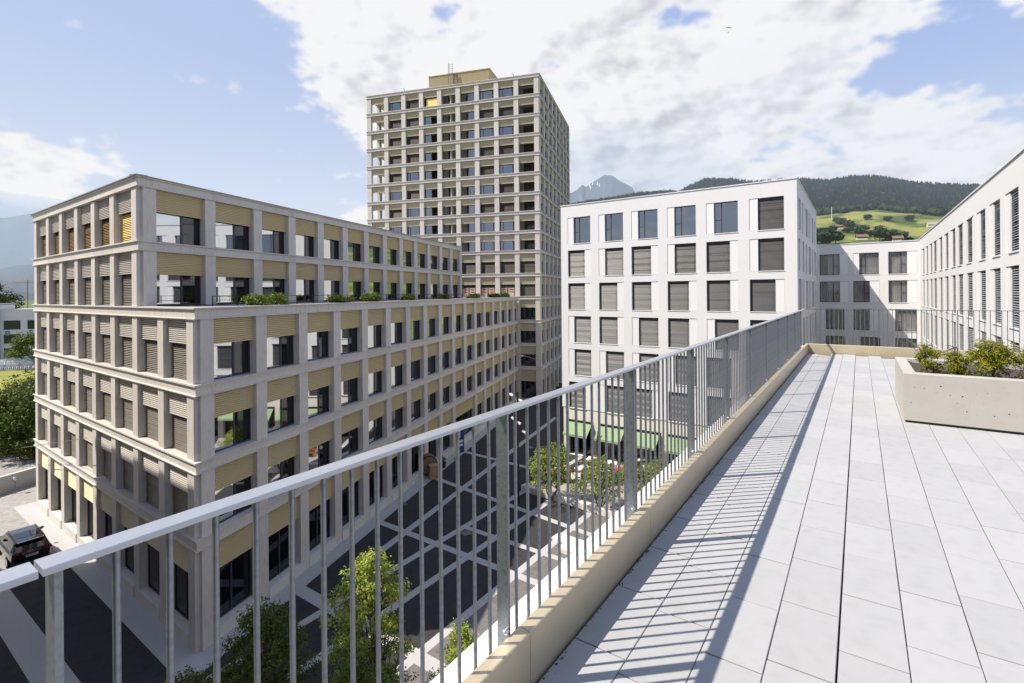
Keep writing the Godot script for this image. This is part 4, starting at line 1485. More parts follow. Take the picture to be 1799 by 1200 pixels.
# ---------------------------------------------------------------- the terrace
func terrace() -> void:
	var U := Vector2(UX, UZ)
	var V := Vector2(UZ, -UX)
	var g := 16.0
	var fl := -1.578
	var R := Basis(Vector3(V.x, 0, -V.y), UP, Vector3(-U.x, 0, U.y))     # x = v, y up, z = -u
	var X := Transform3D(R, Vector3(0, EYE, 0))
	# the house under it
	var house := thing("terrace_house", "white house under the roof terrace, its bright wall top showing beyond the railing", "apartment block", Transform3D(R, Vector3(0, 0, 0)))
	var holes := []
	for r in 4:
		for c in 10:
			holes.append([2.0 + c * 3.4, 4.3 + c * 3.4, g - 4.9 - 3.1 * r, g - 2.5 - 3.1 * r, "l" if (c + r) % 2 == 0 else "r", "curtain" if (c + r) % 3 == 0 else "grey", 0.6])
	var Wl := Transform3D(Basis(Vector3(0, 0, 1), UP, Vector3(-1, 0, 0)), Vector3(-1.30, 0, -15.2))
	white_front(house, Wl, 0, 38.0, 0, g - 1.46, holes)
	var hb := MB.new()
	hb.box(Vector3(-0.9, 0, -14.9), Vector3(12.0, g - 1.72, 37.0))
	part(house, "inner_wall", hb.mesh(), M.core)
	part(house, "end_wall", boxmesh(12.4, g - 1.66, 0.3), M.plaster, T(Vector3(-1.30, 0, -14.90)))
	var wt := MB.new()
	wt.box(Vector3(-1.32, g - 1.62, -15.22), Vector3(0.20, 0.18, 38.0))
	part(house, "wall_top", wt.mesh(), M.white_metal)
	# unseen upper storeys, added behind the eye to darken the railing reflections
	var back := wall_axes(Vector3(11.5, g + fl, 5.0), Vector2(-1, 0))
	var bo := []
	for r in 3:
		for c_ in 4:
			bo.append([0.9 + c_ * 3.1, 3.1 + c_ * 3.1, 0.4 + 3.2 * r, 2.7 + 3.2 * r, "l" if (c_ + r) % 2 == 0 else "r", "grey", 0.6])
	white_front(house, back, 0.0, 12.8, -0.3, 10.2, bo)
	var ub2 := MB.new()
	ub2.box(Vector3(-1.28, g + fl, 5.45), Vector3(12.7, 10.2, 16.0))
	part(house, "unseen_upper_wall", ub2.mesh(), M.plaster)
	# floor: gravelly underlay and paving slabs, each a piece of its own; past 300 they are joined
	var ub := MB.new()
	ub.box(Vector3(-1.10, fl - 0.10, -14.95), Vector3(13.0, 0.055, 22.0))
	var floor_ := struct("terrace_floor", ub.mesh(), M.underlay, X)
	var slabs := []
	for i in 3:
		var sb := MB.new()
		sb.cbox(Vector3(0.0015 + 0.0004 * i, -0.04, 0.0035), Vector3(0.2448 - 0.0006 * i, 0.04, 0.4935 - 0.001 * i), 0.0022)
		slabs.append(sb.mesh())
	var spots := []
	for c in 32:
		var x := -1.083 + c * 0.2483 + (0.0035 if c >= 4 else 0.0)
		var off := rng.randf() * 0.5
		if c == 3:
			off = 0.384
		elif c == 4:
			off = 0.12
		for r in 33:
			var u := -1.0 + off + r * 0.5
			if u + 0.5 > 14.93:
				continue
			spots.append([x, u, Vector2(x + 0.12, u + 0.25).length() - (0.0 if u > 1.0 else -50.0)])
	spots.sort_custom(func(p, q): return p[2] < q[2])
	var rest := []
	for i in 5:
		rest.append(MB.new())
	for i in spots.size():
		var e: Array = spots[i]
		var kind := rng.randi() % 5
		var tilt := Basis(Vector3.RIGHT, rng.randf_range(-0.0012, 0.0012)) * Basis(Vector3(0, 0, 1), rng.randf_range(-0.0015, 0.0015))
		var p := Transform3D(tilt, Vector3(e[0], fl + rng.randf_range(-0.0012, 0.0008), -e[1] - 0.5))
		if i < 300:
			part(floor_, "paving_slab", slabs[i % 3], M["slab%d" % kind], p)
		else:
			var sb: MB = rest[kind]
			var q := MB.new()
			q.cbox(Vector3(0.0015, -0.04, 0.0035), Vector3(0.2448, 0.04, 0.4935), 0.0022)
			for j in q.v.size():
				sb.put(p * q.v[j], p.basis * q.n[j])
	for i in 5:
		var o := part(floor_, "far_paving_slabs", rest[i].mesh(), M["slab%d" % i])
		o.set_meta("kind", "stuff")
	# grit and leaf crumbs in the gap along the kerb
	var cb := MB.new()
	cb.use = true
	for i in 420:
		var u := rng.randf_range(1.0, 14.5)
		var s := rng.randf_range(0.002, 0.006)
		cb.col = [Color(0.05, 0.04, 0.03), Color(0.25, 0.22, 0.18), Color(0.10, 0.09, 0.05)][rng.randi() % 3]
		cb.ball(Vector3(-1.083 + absf(rng.randfn()) * 0.010, fl + s * 0.5, -u), Vector3(s, s * 0.6, s * 1.3), 5, 3)
	var crumbs := part(floor_, "grit", cb.mesh(), M.tinted)
	crumbs.set_meta("kind", "stuff")
	# kerb: folded bronze sheets, one after another
	var kerb := thing("bronze_kerb", "bronze sheet kerb along the terrace edge under the long railing", "kerb", X)
	var kb := MB.new()
	kb.extrude(PackedVector2Array([Vector2(0, -0.30), Vector2(0, -0.006), Vector2(-0.003, -0.002), Vector2(-0.008, 0.0), Vector2(-0.052, 0.004), Vector2(-0.056, 0.0), Vector2(-0.056, -0.30)]), 0, 1.402)
	var km := kb.mesh()
	for i in 11:
		var u := 1.686 - 1.405 + i * 1.405
		var len_ := minf(1.402, 14.99 - u)
		part(kerb, "coping_sheet", km, M.bronze, Transform3D(Basis(Vector3(0, 0, -1), UP, Vector3(1, 0, 0)).scaled_local(Vector3(len_ / 1.402, 1, 1)), Vector3(-1.094, -1.357, -u)))
	for i in 4:
		part(kerb, "coping_sheet", km, M.bronze, Transform3D(Basis(Vector3(0, 0, -1), UP, Vector3(1, 0, 0)), Vector3(-1.094, -1.357, -0.281 + (i + 1) * 1.405)))
	var kerb2 := thing("bronze_kerb", "bronze sheet kerb across the far end of the terrace", "kerb", X)
	for i in 7:
		part(kerb2, "coping_sheet", km, M.bronze, Transform3D(Basis(Vector3(1, 0, 0), UP, Vector3(0, 0, 1)), Vector3(-1.092 + i * 1.405, -1.3575, -14.932)))
	# long railing: flat top bar, flat posts, round balusters
	var rail := thing("railing", "long galvanised steel railing with round bars along the terrace edge", "railing", X)
	var top := -0.465
	for e in [[-1.2, 0.238], [0.244, 7.6], [7.606, 15.06]]:
		var tb := MB.new()
		tb.extrude(PackedVector2Array([Vector2(-0.058, -0.012), Vector2(0, -0.012), Vector2(0.0, -0.002), Vector2(-0.002, 0.0), Vector2(-0.056, 0.0), Vector2(-0.058, -0.002)]), 0, e[1] - e[0])
		part(rail, "top_bar", tb.mesh(), M.zinc_rail, Transform3D(Basis(Vector3(0, 0, -1), UP, Vector3(1, 0, 0)), Vector3(-1.147, top, -e[0])))
	var pb := MB.new()
	pb.box(Vector3(-0.0275, -1.05, -0.006), Vector3(0.055, 1.05, 0.012))
	var pm := pb.mesh()
	var bb := MB.new()
	bb.tube(Vector3(0, -1.05, 0), Vector3.ZERO, 0.0072, 0.0072, 10, false)
	var bm := bb.mesh()
	var nb := MB.new()
	nb.tube(Vector3(0, 0, 0), Vector3(0, 0, 0.012), 0.013, 0.013, 6)
	nb.ball(Vector3(0, 0, 0.012), Vector3(0.008, 0.008, 0.008), 8, 4)
	var nm := nb.mesh()
	var u0 := 0.265 - 1.357
	for i in 12:
		var u := u0 + i * 1.357
		var p := part(rail, "post", pm, M.zinc, T(Vector3(-1.178, top - 0.012, -u)))
		part(p, "bolt", nm, M.bolt, T(Vector3(0.018, -0.862, 0.006)))
		if i == 11:
			break
		for j in 14:
			part(rail, "bar", bm, M.zinc, T(Vector3(-1.178, top - 0.012, -(u + (j + 1) * 1.357 / 15.0))))
	var lo := MB.new()
	lo.box(Vector3(-1.19, -1.535, -15.06), Vector3(0.024, 0.012, 16.2))
	part(rail, "bottom_bar", lo.mesh(), M.zinc)
	var rail2 := thing("railing", "thin dark railing across the far end of the terrace before the white court", "railing", X)
	var t2 := MB.new()
	t2.box(Vector3(-1.15, top - 0.012, -15.07), Vector3(10.2, 0.012, 0.05))
	part(rail2, "top_bar", t2.mesh(), M.zinc)
	for i in 8:
		part(rail2, "post", pm, M.zinc, Transform3D(Basis(UP, PI / 2), Vector3(-1.1 + 1.357 * (i + 0.15), top - 0.012, -15.045)))
		for j in 14:
			part(rail2, "bar", bm, M.zinc, T(Vector3(-1.1 + 1.357 * (i + 0.15) + (j + 1) * 1.357 / 15.0, top - 0.012, -15.045)))
	# concrete planter with three shrubs
	var pl := thing("planter", "long pale concrete planter box with small holes in its face", "planter", Transform3D(R, X * Vector3(0.425, fl, -7.58)))
	var c := MB.new()
	var y0 := 0.03
	var y1 := 0.592
	var pw := 4.2
	var pd := 1.75
	c.cbox(Vector3(0, y0, -0.12), Vector3(pw, y1 - y0, 0.12), 0.008)
	c.cbox(Vector3(0, y0, -pd), Vector3(pw, y1 - y0, 0.12), 0.008)
	c.cbox(Vector3(0, y0, -pd + 0.12), Vector3(0.12, y1 - y0, pd - 0.24), 0.002)
	c.cbox(Vector3(pw - 0.12, y0, -pd + 0.12), Vector3(0.12, y1 - y0, pd - 0.24), 0.002)
	part(pl, "box", c.mesh(), M.planter)
	var holes_ := MB.new()
	holes_.use = true
	for i in 300:
		var band := rng.randf()
		var s := pow(rng.randf(), 4.5) * 0.0060 + 0.0017
		var hx := rng.randf_range(0.02, pw - 0.05)
		var hy := y0 + 0.03 + (y1 - y0 - 0.07) * clampf((0.78 + 0.07 * rng.randfn() if band < 0.3 else (0.28 + 0.16 * rng.randfn() if band < 0.75 else rng.randf())), 0.0, 1.0)
		if i % 3 == 0:
			holes_.col = Color(0.50, 0.48, 0.44)
			s *= 0.7
		else:
			holes_.col = Color(0.08, 0.072, 0.065)
		holes_.ball(Vector3(hx, hy, 0.0005), Vector3(s * 1.3, s, 0.0012), 7, 4)
	var ho := part(pl, "air_hole", holes_.mesh(), M.tinted)
	ho.set_meta("kind", "stuff")
	var so := MB.new()
	var prev := 0.0
	for i in 40:
		for j in 16:
			var q := []
			for e in [[0, 0], [1, 0], [1, 1], [0, 1]]:
				var hx: float = 0.12 + (pw - 0.24) * (i + e[0]) / 40.0
				var hz: float = -0.12 - (pd - 0.24) * (j + e[1]) / 16.0
				q.append(Vector3(hx, 0.535 + 0.025 * sin(hx * 7.0 + hz * 3.0) + 0.012 * sin(hx * 31.0 + hz * 17.0), hz))
			so.quad(q[0], q[1], q[2], q[3])
	part(pl, "soil", so.mesh(), M.soil)
	var shade_gap := MB.new()
	shade_gap.box(Vector3(0.02, 0.0, -pd + 0.02), Vector3(pw - 0.04, 0.03, pd - 0.04))  # black slab painted in for the shade of the gap underneath
	part(pl, "shadow_gap", shade_gap.mesh(), M.ink)
	var top_ := X * Vector3(0.425, fl + 0.53, -7.58)
	var sh := [["planter_shrub", "leftmost straggly shrub in the concrete planter", 0.27, 0.42, 0.34, 0.27, 5, 61], ["planter_shrub", "low open shrub between the straggly one and the round one in the planter", 0.52, 0.44, 0.27, 0.34, 5, 62], ["planter_shrub", "round clipped shrub with a visible stem in the middle of the planter", 0.84, 0.40, 0.42, 0.54, 12, 63], ["planter_shrub", "broad round shrub cut by the right edge of the photo in the planter", 1.30, 0.50, 0.40, 0.60, 12, 64], ["planter_shrub", "shrub at the outer end of the planter", 2.4, 0.6, 0.5, 0.9, 12, 65]]
	for e in sh:
		plant_tree(e[0], e[1], top_ + R * Vector3(e[2], 0, -e[3]), e[4], e[5], e[6], 620, 0.014, Color(0.21, 0.21, 0.022), 3, 0.008, e[7], 0.30 if e[7] != 63 else 0.42, "", "shrub")
	var gc := MB.new()
	gc.use = true
	var herbs := []
	for i in 34:
		herbs.append([R * Vector3(0.22 + i * 0.11, 0.04 + 0.05 * rng.randf(), -0.22 - 0.55 * rng.randf()), Vector3(0.10, 0.05 + 0.06 * rng.randf(), 0.10)])
	var hp := thing("ground_cover", "low green plants between the shrubs in the planter", "plants", T(top_))
	part(hp, "leaves", leafage(herbs, 200, 0.013, Color(0.15, 0.175, 0.03), 71), M.leaf)
	hp.set_meta("kind", "stuff")


# ---------------------------------------------------------------- the courtyard below
func lamp_post(at: Vector3) -> void:
	var o := thing("lamp_post", "slim black lamp post with small white spotlights in the courtyard", "street lamp", T(at))
	var b := MB.new()
	b.tube(Vector3.ZERO, Vector3(0, 8.5, 0), 0.075, 0.06, 10)
	part(o, "pole", b.mesh(), M.black_metal)
	var s := MB.new()
	s.tube(Vector3(0, 0, 0), Vector3(0.18, -0.10, 0.12), 0.10, 0.12, 10)
	s.ball(Vector3(0, 0, 0), Vector3(0.10, 0.10, 0.10), 8, 5)
	var sm := s.mesh()
	for e in [[8.35, -0.55], [7.9, 0.15], [6.55, -0.42], [6.2, 0.0], [5.55, 0.38]]:
		part(o, "spotlight", sm, M.white_metal, T(Vector3(e[1], e[0], 0.08)))
		var ab := MB.new()
		ab.tube(Vector3(0, e[0], 0), Vector3(e[1], e[0], 0.08), 0.025, 0.025, 5)
		part(o, "arm", ab.mesh(), M.black_metal)


func parasol(at: Vector3, label: String) -> void:
	var o := thing("closed_parasol", label, "parasol", T(at), "")
	var b := MB.new()
	b.tube(Vector3.ZERO, Vector3(0, 3.0, 0), 0.04, 0.04, 6)
	b.tube(Vector3.ZERO, Vector3(0, 0.1, 0), 0.35, 0.35, 10)
	part(o, "pole", b.mesh(), M.black_metal)
	var c := MB.new()
	c.tube(Vector3(0, 0.9, 0), Vector3(0, 1.5, 0), 0.15, 0.26, 9)
	c.tube(Vector3(0, 1.5, 0), Vector3(0, 3.1, 0), 0.26, 0.05, 9)
	part(o, "cloth", c.mesh(), M.dark_cloth)


func courtyard() -> void:
	# white seat wall, its shaded half beyond the lamp
	var wall := thing("seat_wall", "long low white concrete seat wall in front of the planted gravel bed", "wall", wall_axes(Vector3(0.6, 0, -40.6), Vector2(6.4, -5.2)))
	var b := MB.new()
	b.cbox(Vector3(0, 0, -0.55), Vector3(13.0, 0.46, 0.55), 0.02)
	part(wall, "bench", b.mesh(), M.concrete)
	var wall2 := thing("seat_wall", "short white concrete block steps beside the terrace wall", "wall", wall_axes(Vector3(3.0, 0, -33.2), Vector2(6.4, -5.2)))
	for i in 4:
		var sb := MB.new()
		sb.cbox(Vector3(0, 0, 0), Vector3(2.2, 0.18 + 0.12 * (i % 2), 0.9), 0.015)
		part(wall2, "block", sb.mesh(), M.concrete, T(Vector3(i * 1.15, 0, (i % 2) * 1.0)))
	lamp_post(Vector3(0.37, 0, -38.1))
	for e in [[-3.2, 33.5, "square iron drain cover in the dark asphalt nearest the yellow-green tree"], [-8.5, 38.2, "square iron drain cover beside the apron of the office block"], [1.8, 52.0, "square iron drain cover between lamp post and tower"]]:
		var dc := thing("drain_cover", e[2], "drain cover", Transform3D(Basis(UP, 0.5), Vector3(e[0], 0.004, -e[1])))
		var dm := MB.new()
		dm.cbox(Vector3(-0.32, 0, -0.32), Vector3(0.64, 0.018, 0.64), 0.006)
		part(dc, "lid", dm.mesh(), M.zinc)
	# wires slung across the court, a lamp on the long one
	var w1 := thing("span_wire", "thin pale wire slung from the office block across the court to the white block", "wire", Transform3D())
	var wa := W(-1.75, -6.75, 65.0)
	var wb := W(4.9, -7.15, 50.2)
	var wm := MB.new()
	for i in 16:
		var p := float(i) / 16.0
		var q := float(i + 1) / 16.0
		wm.tube(wa.lerp(wb, p) - Vector3(0, 1.2 * p * (1 - p), 0), wa.lerp(wb, q) - Vector3(0, 1.2 * q * (1 - q), 0), 0.02, 0.02, 5)
	part(w1, "wire", wm.mesh(), M.zinc)
	var hl := thing("hanging_lamp", "small pale lamp hanging from the wire before the tower", "lamp", T(wa.lerp(wb, 0.42) - Vector3(0, 0.30, 0)))
	var hm := MB.new()
	hm.tube(Vector3(0, -0.14, 0), Vector3(0, 0.0, 0), 0.34, 0.12, 12)
	part(hl, "shade", hm.mesh(), M.white_metal)
	var w2 := thing("stay_wire", "short dark wire stretched along the end front of the office block", "wire", Transform3D())
	var w2m := MB.new()
	w2m.tube(W(-24.2, -8.0, 28.4), W(-37.3, -11.4, 38.0), 0.018, 0.018, 5)
	part(w2, "wire", w2m.mesh(), M.zinc)
	# a glider high before the clouds
	var pg := thing("paraglider", "tiny paraglider high in the cloudy sky above the white block", "paraglider", Transform3D(Basis.from_scale(Vector3.ONE * 0.62), W(183.0, 220.0, 420.0)))
	var pc := MB.new()
	for i in 10:
		var p := PI * (0.12 + 0.76 * i / 10.0)
		var q := PI * (0.12 + 0.76 * (i + 1) / 10.0)
		pc.quad(Vector3(4.2 * cos(p), 2.6 * sin(p), 0.8), Vector3(4.2 * cos(p), 2.6 * sin(p), -0.8), Vector3(4.2 * cos(q), 2.6 * sin(q), -0.8), Vector3(4.2 * cos(q), 2.6 * sin(q), 0.8))
	part(pg, "canopy", pc.mesh(), M.navy_cloth)
	var pl_ := MB.new()
	for i in 6:
		var p := PI * (0.15 + 0.70 * i / 5.0)
		pl_.tube(Vector3(0, -4.2, 0), Vector3(4.1 * cos(p), 2.5 * sin(p), 0), 0.03, 0.03, 4)
	part(pg, "line", pl_.mesh(), M.black_metal)
	var ps := MB.new()
	ps.ball(Vector3(0, -4.6, 0), Vector3(0.35, 0.6, 0.7), 8, 6)
	part(pg, "harness", ps.mesh(), M.dark_cloth)
	# trees of the gravel bed
	plant_tree("courtyard_tree", "leftmost light green multi-stemmed tree before the cafe", Vector3(2.9, 0, -38.6), 4.3, 4.9, 22, 260, 0.095, Color(0.22, 0.275, 0.055), 4, 0.06, 101, 0.38, "", "tree", 0.72)
	plant_tree("courtyard_tree", "light green multi-stemmed tree in the middle of the gravel bed", Vector3(6.3, 0, -36.6), 4.0, 4.0, 20, 260, 0.095, Color(0.21, 0.26, 0.05), 4, 0.055, 104, 0.38, "", "tree", 0.72)
	plant_tree("courtyard_tree", "small green tree of the bed half hidden by the wide terrace post", Vector3(9.0, 0, -37.6), 3.4, 3.6, 17, 250, 0.09, Color(0.19, 0.24, 0.045), 4, 0.05, 107, 0.38, "", "tree", 0.72)
	plant_tree("courtyard_tree", "low yellow-green tree nearest the teal table", Vector3(10.9, 0, -38.4), 3.1, 3.1, 16, 260, 0.09, Color(0.23, 0.27, 0.05), 3, 0.045, 110, 0.38, "", "tree", 0.72)
	# near trees below the railing
	plant_tree("street_tree", "tall yellow-green tree rising into the sun below the railing", Vector3(-5.15, 0, -17.6), 7.5, 3.5, 30, 520, 0.062, Color(0.27, 0.325, 0.06), 1, 0.08, 120, 0.34, "", "tree", 0.54)
	plant_tree("street_tree", "dark green bushy tree at the foot of the yellow-green one", Vector3(-4.7, 0, -15.4), 4.7, 3.9, 24, 760, 0.058, Color(0.095, 0.13, 0.026), 2, 0.08, 124, 0.3, "", "tree", 0.72)
	plant_tree("street_tree", "round dark green tree beside the corner of the office block", Vector3(-8.5, 0, -17.0), 5.7, 3.7, 26, 760, 0.058, Color(0.085, 0.115, 0.026), 1, 0.09, 128, 0.34, "", "tree", 0.72)
	plant_tree("street_tree", "dark green tree low behind the thick left balusters", Vector3(-9.6, 0, -14.6), 4.7, 4.4, 26, 760, 0.058, Color(0.085, 0.115, 0.026), 1, 0.09, 132, 0.34, "", "tree", 0.72)
	plant_tree("street_tree", "small light green tree against the white wall top", Vector3(-1.75, 0, -16.9), 5.0, 2.1, 18, 460, 0.058, Color(0.22, 0.275, 0.05), 2, 0.05, 136, 0.3, "", "tree", 0.66)
	# cafe furniture
	var tb := MB.new()
	tb.tube(Vector3(0, 0.72, 0), Vector3(0, 0.75, 0), 0.42, 0.42, 16)
	var table0: Node3D = null
	var ch0: Node3D = null
	var tsp := [[3.9, 43.4], [6.0, 43.8], [5.2, 41.8], [8.0, 42.6], [8.6, 45.0], [11.0, 43.6], [7.1, 46.0], [11.6, 46.2]]
	var tl := ["pale cafe table nearest the tower side of the cafe", "pale cafe table behind the leftmost courtyard tree", "pale cafe table closest to the gravel bed", "pale cafe table beside the red cushion", "pale cafe table under the second awning", "pale cafe table beside the dark parasol pair", "pale cafe table by the shop wall under the first awning", "pale cafe table farthest along the shop wall"]
	for i in tsp.size():
		var p := T(Vector3(tsp[i][0], 0, -tsp[i][1]))
		if table0 == null:
			table0 = thing("cafe_table", tl[0], "table", p, "pale cafe tables")
			var top := MB.new()
			top.cbox(Vector3(-0.7, 0.71, -0.4), Vector3(1.4, 0.04, 0.8), 0.008)
			part(table0, "tabletop", top.mesh(), M.cream_cloth)
			var lg := MB.new()
			lg.tube(Vector3.ZERO, Vector3(0, 0.71, 0), 0.02, 0.02, 5)
			for e in [[-0.6, -0.3], [0.6, -0.3], [0.6, 0.3], [-0.6, 0.3]]:
				part(table0, "leg", lg.mesh(), M.black_metal, T(Vector3(e[0], 0, e[1])))
		else:
			copy(table0, p.rotated_local(UP, i * 0.7), tl[i])
	var k := 0
	for i in tsp.size():
		for s in 3:
			var ang := PI / 2 + s * 2.1 - 0.3 + 0.1 * (i % 3)
			var p := Transform3D(Basis(UP, -ang - PI / 2), Vector3(tsp[i][0] + cos(ang) * 0.95, 0, -tsp[i][1] + sin(ang) * 0.8))
			var lab: String = ["near", "left", "far"][s] + " slatted chair at the " + tl[i].replace("pale ", "")
			if ch0 == null:
				ch0 = thing("cafe_chair", lab, "chair", p, "chairs at the cafe tables")
				var sb := MB.new()
				sb.cbox(Vector3(-0.22, 0.43, -0.22), Vector3(0.44, 0.035, 0.44), 0.008)
				part(ch0, "seat", sb.mesh(), M.wood)
				var bk := MB.new()
				bk.cbox(Vector3(-0.22, 0.55, 0.19), Vector3(0.44, 0.34, 0.03), 0.006)
				part(ch0, "backrest", bk.mesh(), M.wood)
				var lg := MB.new()
				lg.tube(Vector3.ZERO, Vector3(0, 0.43, 0), 0.014, 0.014, 5)
				for e in [[-0.2, -0.2], [0.2, -0.2]]:
					part(ch0, "leg", lg.mesh(), M.black_metal, T(Vector3(e[0], 0, e[1])))
				var lg2 := MB.new()
				lg2.tube(Vector3.ZERO, Vector3(0, 0.89, 0), 0.014, 0.014, 5)
				for e in [[-0.2, 0.2], [0.2, 0.2]]:
					part(ch0, "leg", lg2.mesh(), M.black_metal, T(Vector3(e[0], 0, e[1])))
			else:
				copy(ch0, p, lab)
			k += 1
	parasol(Vector3(7.9, 0, -46.6), "closed dark parasol between the first and second green awnings")
	parasol(Vector3(12.7, 0, -45.0), "closed dark parasol between the third and fourth green awnings")
	parasol(Vector3(11.2, 0, -41.4), "closed dark parasol nearest the gravel bed")
	var cu := thing("red_cushion", "red cushion lying between the pale cafe tables", "cushion", T(Vector3(9.4, 0.44, -43.6)))
	var cm := MB.new()
	cm.ball(Vector3(0, 0.16, 0), Vector3(0.62, 0.20, 0.42), 12, 8)
	part(cu, "cushion_cover", cm.mesh(), M.red_cloth)
	var cs := MB.new()
	cs.cbox(Vector3(-0.6, -0.44, -0.4), Vector3(1.2, 0.42, 0.8), 0.02)
	var bn := thing("cafe_bench", "dark block bench under the red cushion", "bench", T(Vector3(9.4, 0, -43.6)))
	part(bn, "seat", cs.mesh(), M.dark_cloth, T(Vector3(0, 0.44, 0)))
	var rf := [[5.6, 42.9], [4.6, 42.3]]
	for i in 2:
		var o := thing("flower_box", ["box of red flowers beside the pale cafe tables", "smaller box of orange flowers nearest the leftmost tree"][i], "flower box", T(Vector3(rf[i][0], 0, -rf[i][1])))
		var bx := MB.new()
		bx.cbox(Vector3(-0.6, 0, -0.2), Vector3(1.2, 0.5, 0.4), 0.01)
		part(o, "box", bx.mesh(), M.wood)
		part(o, "flowers", leafage([[Vector3(-0.3, 0.6, 0), Vector3(0.35, 0.15, 0.2)], [Vector3(0.3, 0.6, 0), Vector3(0.35, 0.15, 0.2)]], 200, 0.05, Color(0.35, 0.07, 0.02), 140 + i), M.leaf)
	var tt := thing("teal_table", "teal topped table at the right end of the cafe", "table", T(Vector3(13.3, 0, -44.6)))
	var tm := MB.new()
	tm.cbox(Vector3(-0.9, 0.70, -0.5), Vector3(1.8, 0.05, 1.0), 0.01)
	part(tt, "tabletop", tm.mesh(), M.teal_paint)
	var tl2 := MB.new()
	tl2.tube(Vector3.ZERO, Vector3(0, 0.7, 0), 0.03, 0.03, 6)
	for e in [[-0.8, -0.4], [0.8, -0.4], [0.8, 0.4], [-0.8, 0.4]]:
		part(tt, "leg", tl2.mesh(), M.black_metal, T(Vector3(e[0], 0, e[1])))
	# a big glazed board by the shop, cask and crate before the office block, banner and pot plant
	var cask := thing("wooden_cask", "large dark wooden cask lying by the office block columns", "cask", Transform3D(Basis(UP, 0.5), Vector3(-7.7, 0, -44.4)))
	var kb := MB.new()
	for e in [[-0.75, -0.45, 0.72, 0.84], [-0.45, 0.0, 0.84, 0.92], [0.0, 0.45, 0.92, 0.84], [0.45, 0.75, 0.84, 0.72]]:
		kb.tube(Vector3(0, 0.98, e[0]), Vector3(0, 0.98, e[1]), e[2], e[3], 20)
	part(cask, "body", kb.mesh(), M.wood)
	for z in [-0.6, -0.25, 0.25, 0.6]:
		var hb := MB.new()
		hb.tube(Vector3(0, 0.98, z - 0.03), Vector3(0, 0.98, z + 0.03), 0.90 - 0.10 * absf(z), 0.90 - 0.10 * absf(z), 20)
		part(cask, "hoop", hb.mesh(), M.black_metal)
	var cr := thing("wooden_crate", "pale wooden crate standing in front of the dark cask", "crate", Transform3D(Basis(UP, 0.35), Vector3(-6.9, 0, -43.6)))
	for y in 4:
		for e in [[Vector3(-0.45, 0, 0.42), Vector3(0.9, 0.25, 0.03)], [Vector3(-0.45, 0, -0.45), Vector3(0.9, 0.25, 0.03)], [Vector3(-0.45, 0, -0.42), Vector3(0.03, 0.25, 0.84)], [Vector3(0.42, 0, -0.42), Vector3(0.03, 0.25, 0.84)]]:
			var pk := MB.new()
			pk.box(e[0], e[1])
			part(cr, "plank", pk.mesh(), M.pale_wood, T(Vector3(0, 0.02 + y * 0.28, 0)))
	var lid := MB.new()
	lid.box(Vector3(-0.47, 1.13, -0.47), Vector3(0.94, 0.04, 0.94))
	part(cr, "lid", lid.mesh(), M.pale_wood)
	var pot := thing("pot_plant", "small dark ball plant in a pot beside the cask", "pot plant", T(Vector3(-6.5, 0, -46.2)))
	var ptb := MB.new()
	ptb.tube(Vector3.ZERO, Vector3(0, 0.5, 0), 0.22, 0.3, 12)
	part(pot, "pot", ptb.mesh(), M.black_metal)
	part(pot, "leaves", leafage([[Vector3(0, 0.8, 0), Vector3(0.34, 0.32, 0.34)]], 400, 0.06, Color(0.04, 0.06, 0.02), 150), M.leaf)
	var ban := thing("banner", "tall navy banner with pale marks standing by the office columns", "banner", Transform3D(Basis(UP, 0.6), Vector3(-5.5, 0, -48.6)))
	var bp := MB.new()
	bp.tube(Vector3.ZERO, Vector3(0, 3.7, 0), 0.025, 0.02, 6)
	bp.box(Vector3(-0.3, 0, -0.2), Vector3(0.6, 0.06, 0.4))
	part(ban, "pole", bp.mesh(), M.zinc)
	var bc := MB.new()
	bc.box(Vector3(0.03, 0.5, -0.01), Vector3(0.8, 3.15, 0.02))
	part(ban, "cloth", bc.mesh(), M.navy_cloth)
	var bw := MB.new()
	bw.box(Vector3(0.10, 1.5, 0.011), Vector3(0.6, 0.25, 0.006))
	bw.box(Vector3(0.10, 1.15, 0.011), Vector3(0.6, 0.22, 0.006))
	bw.box(Vector3(0.28, 2.0, 0.011), Vector3(0.12, 1.3, 0.006))
	part(ban, "print", bw.mesh(), M.white_metal)


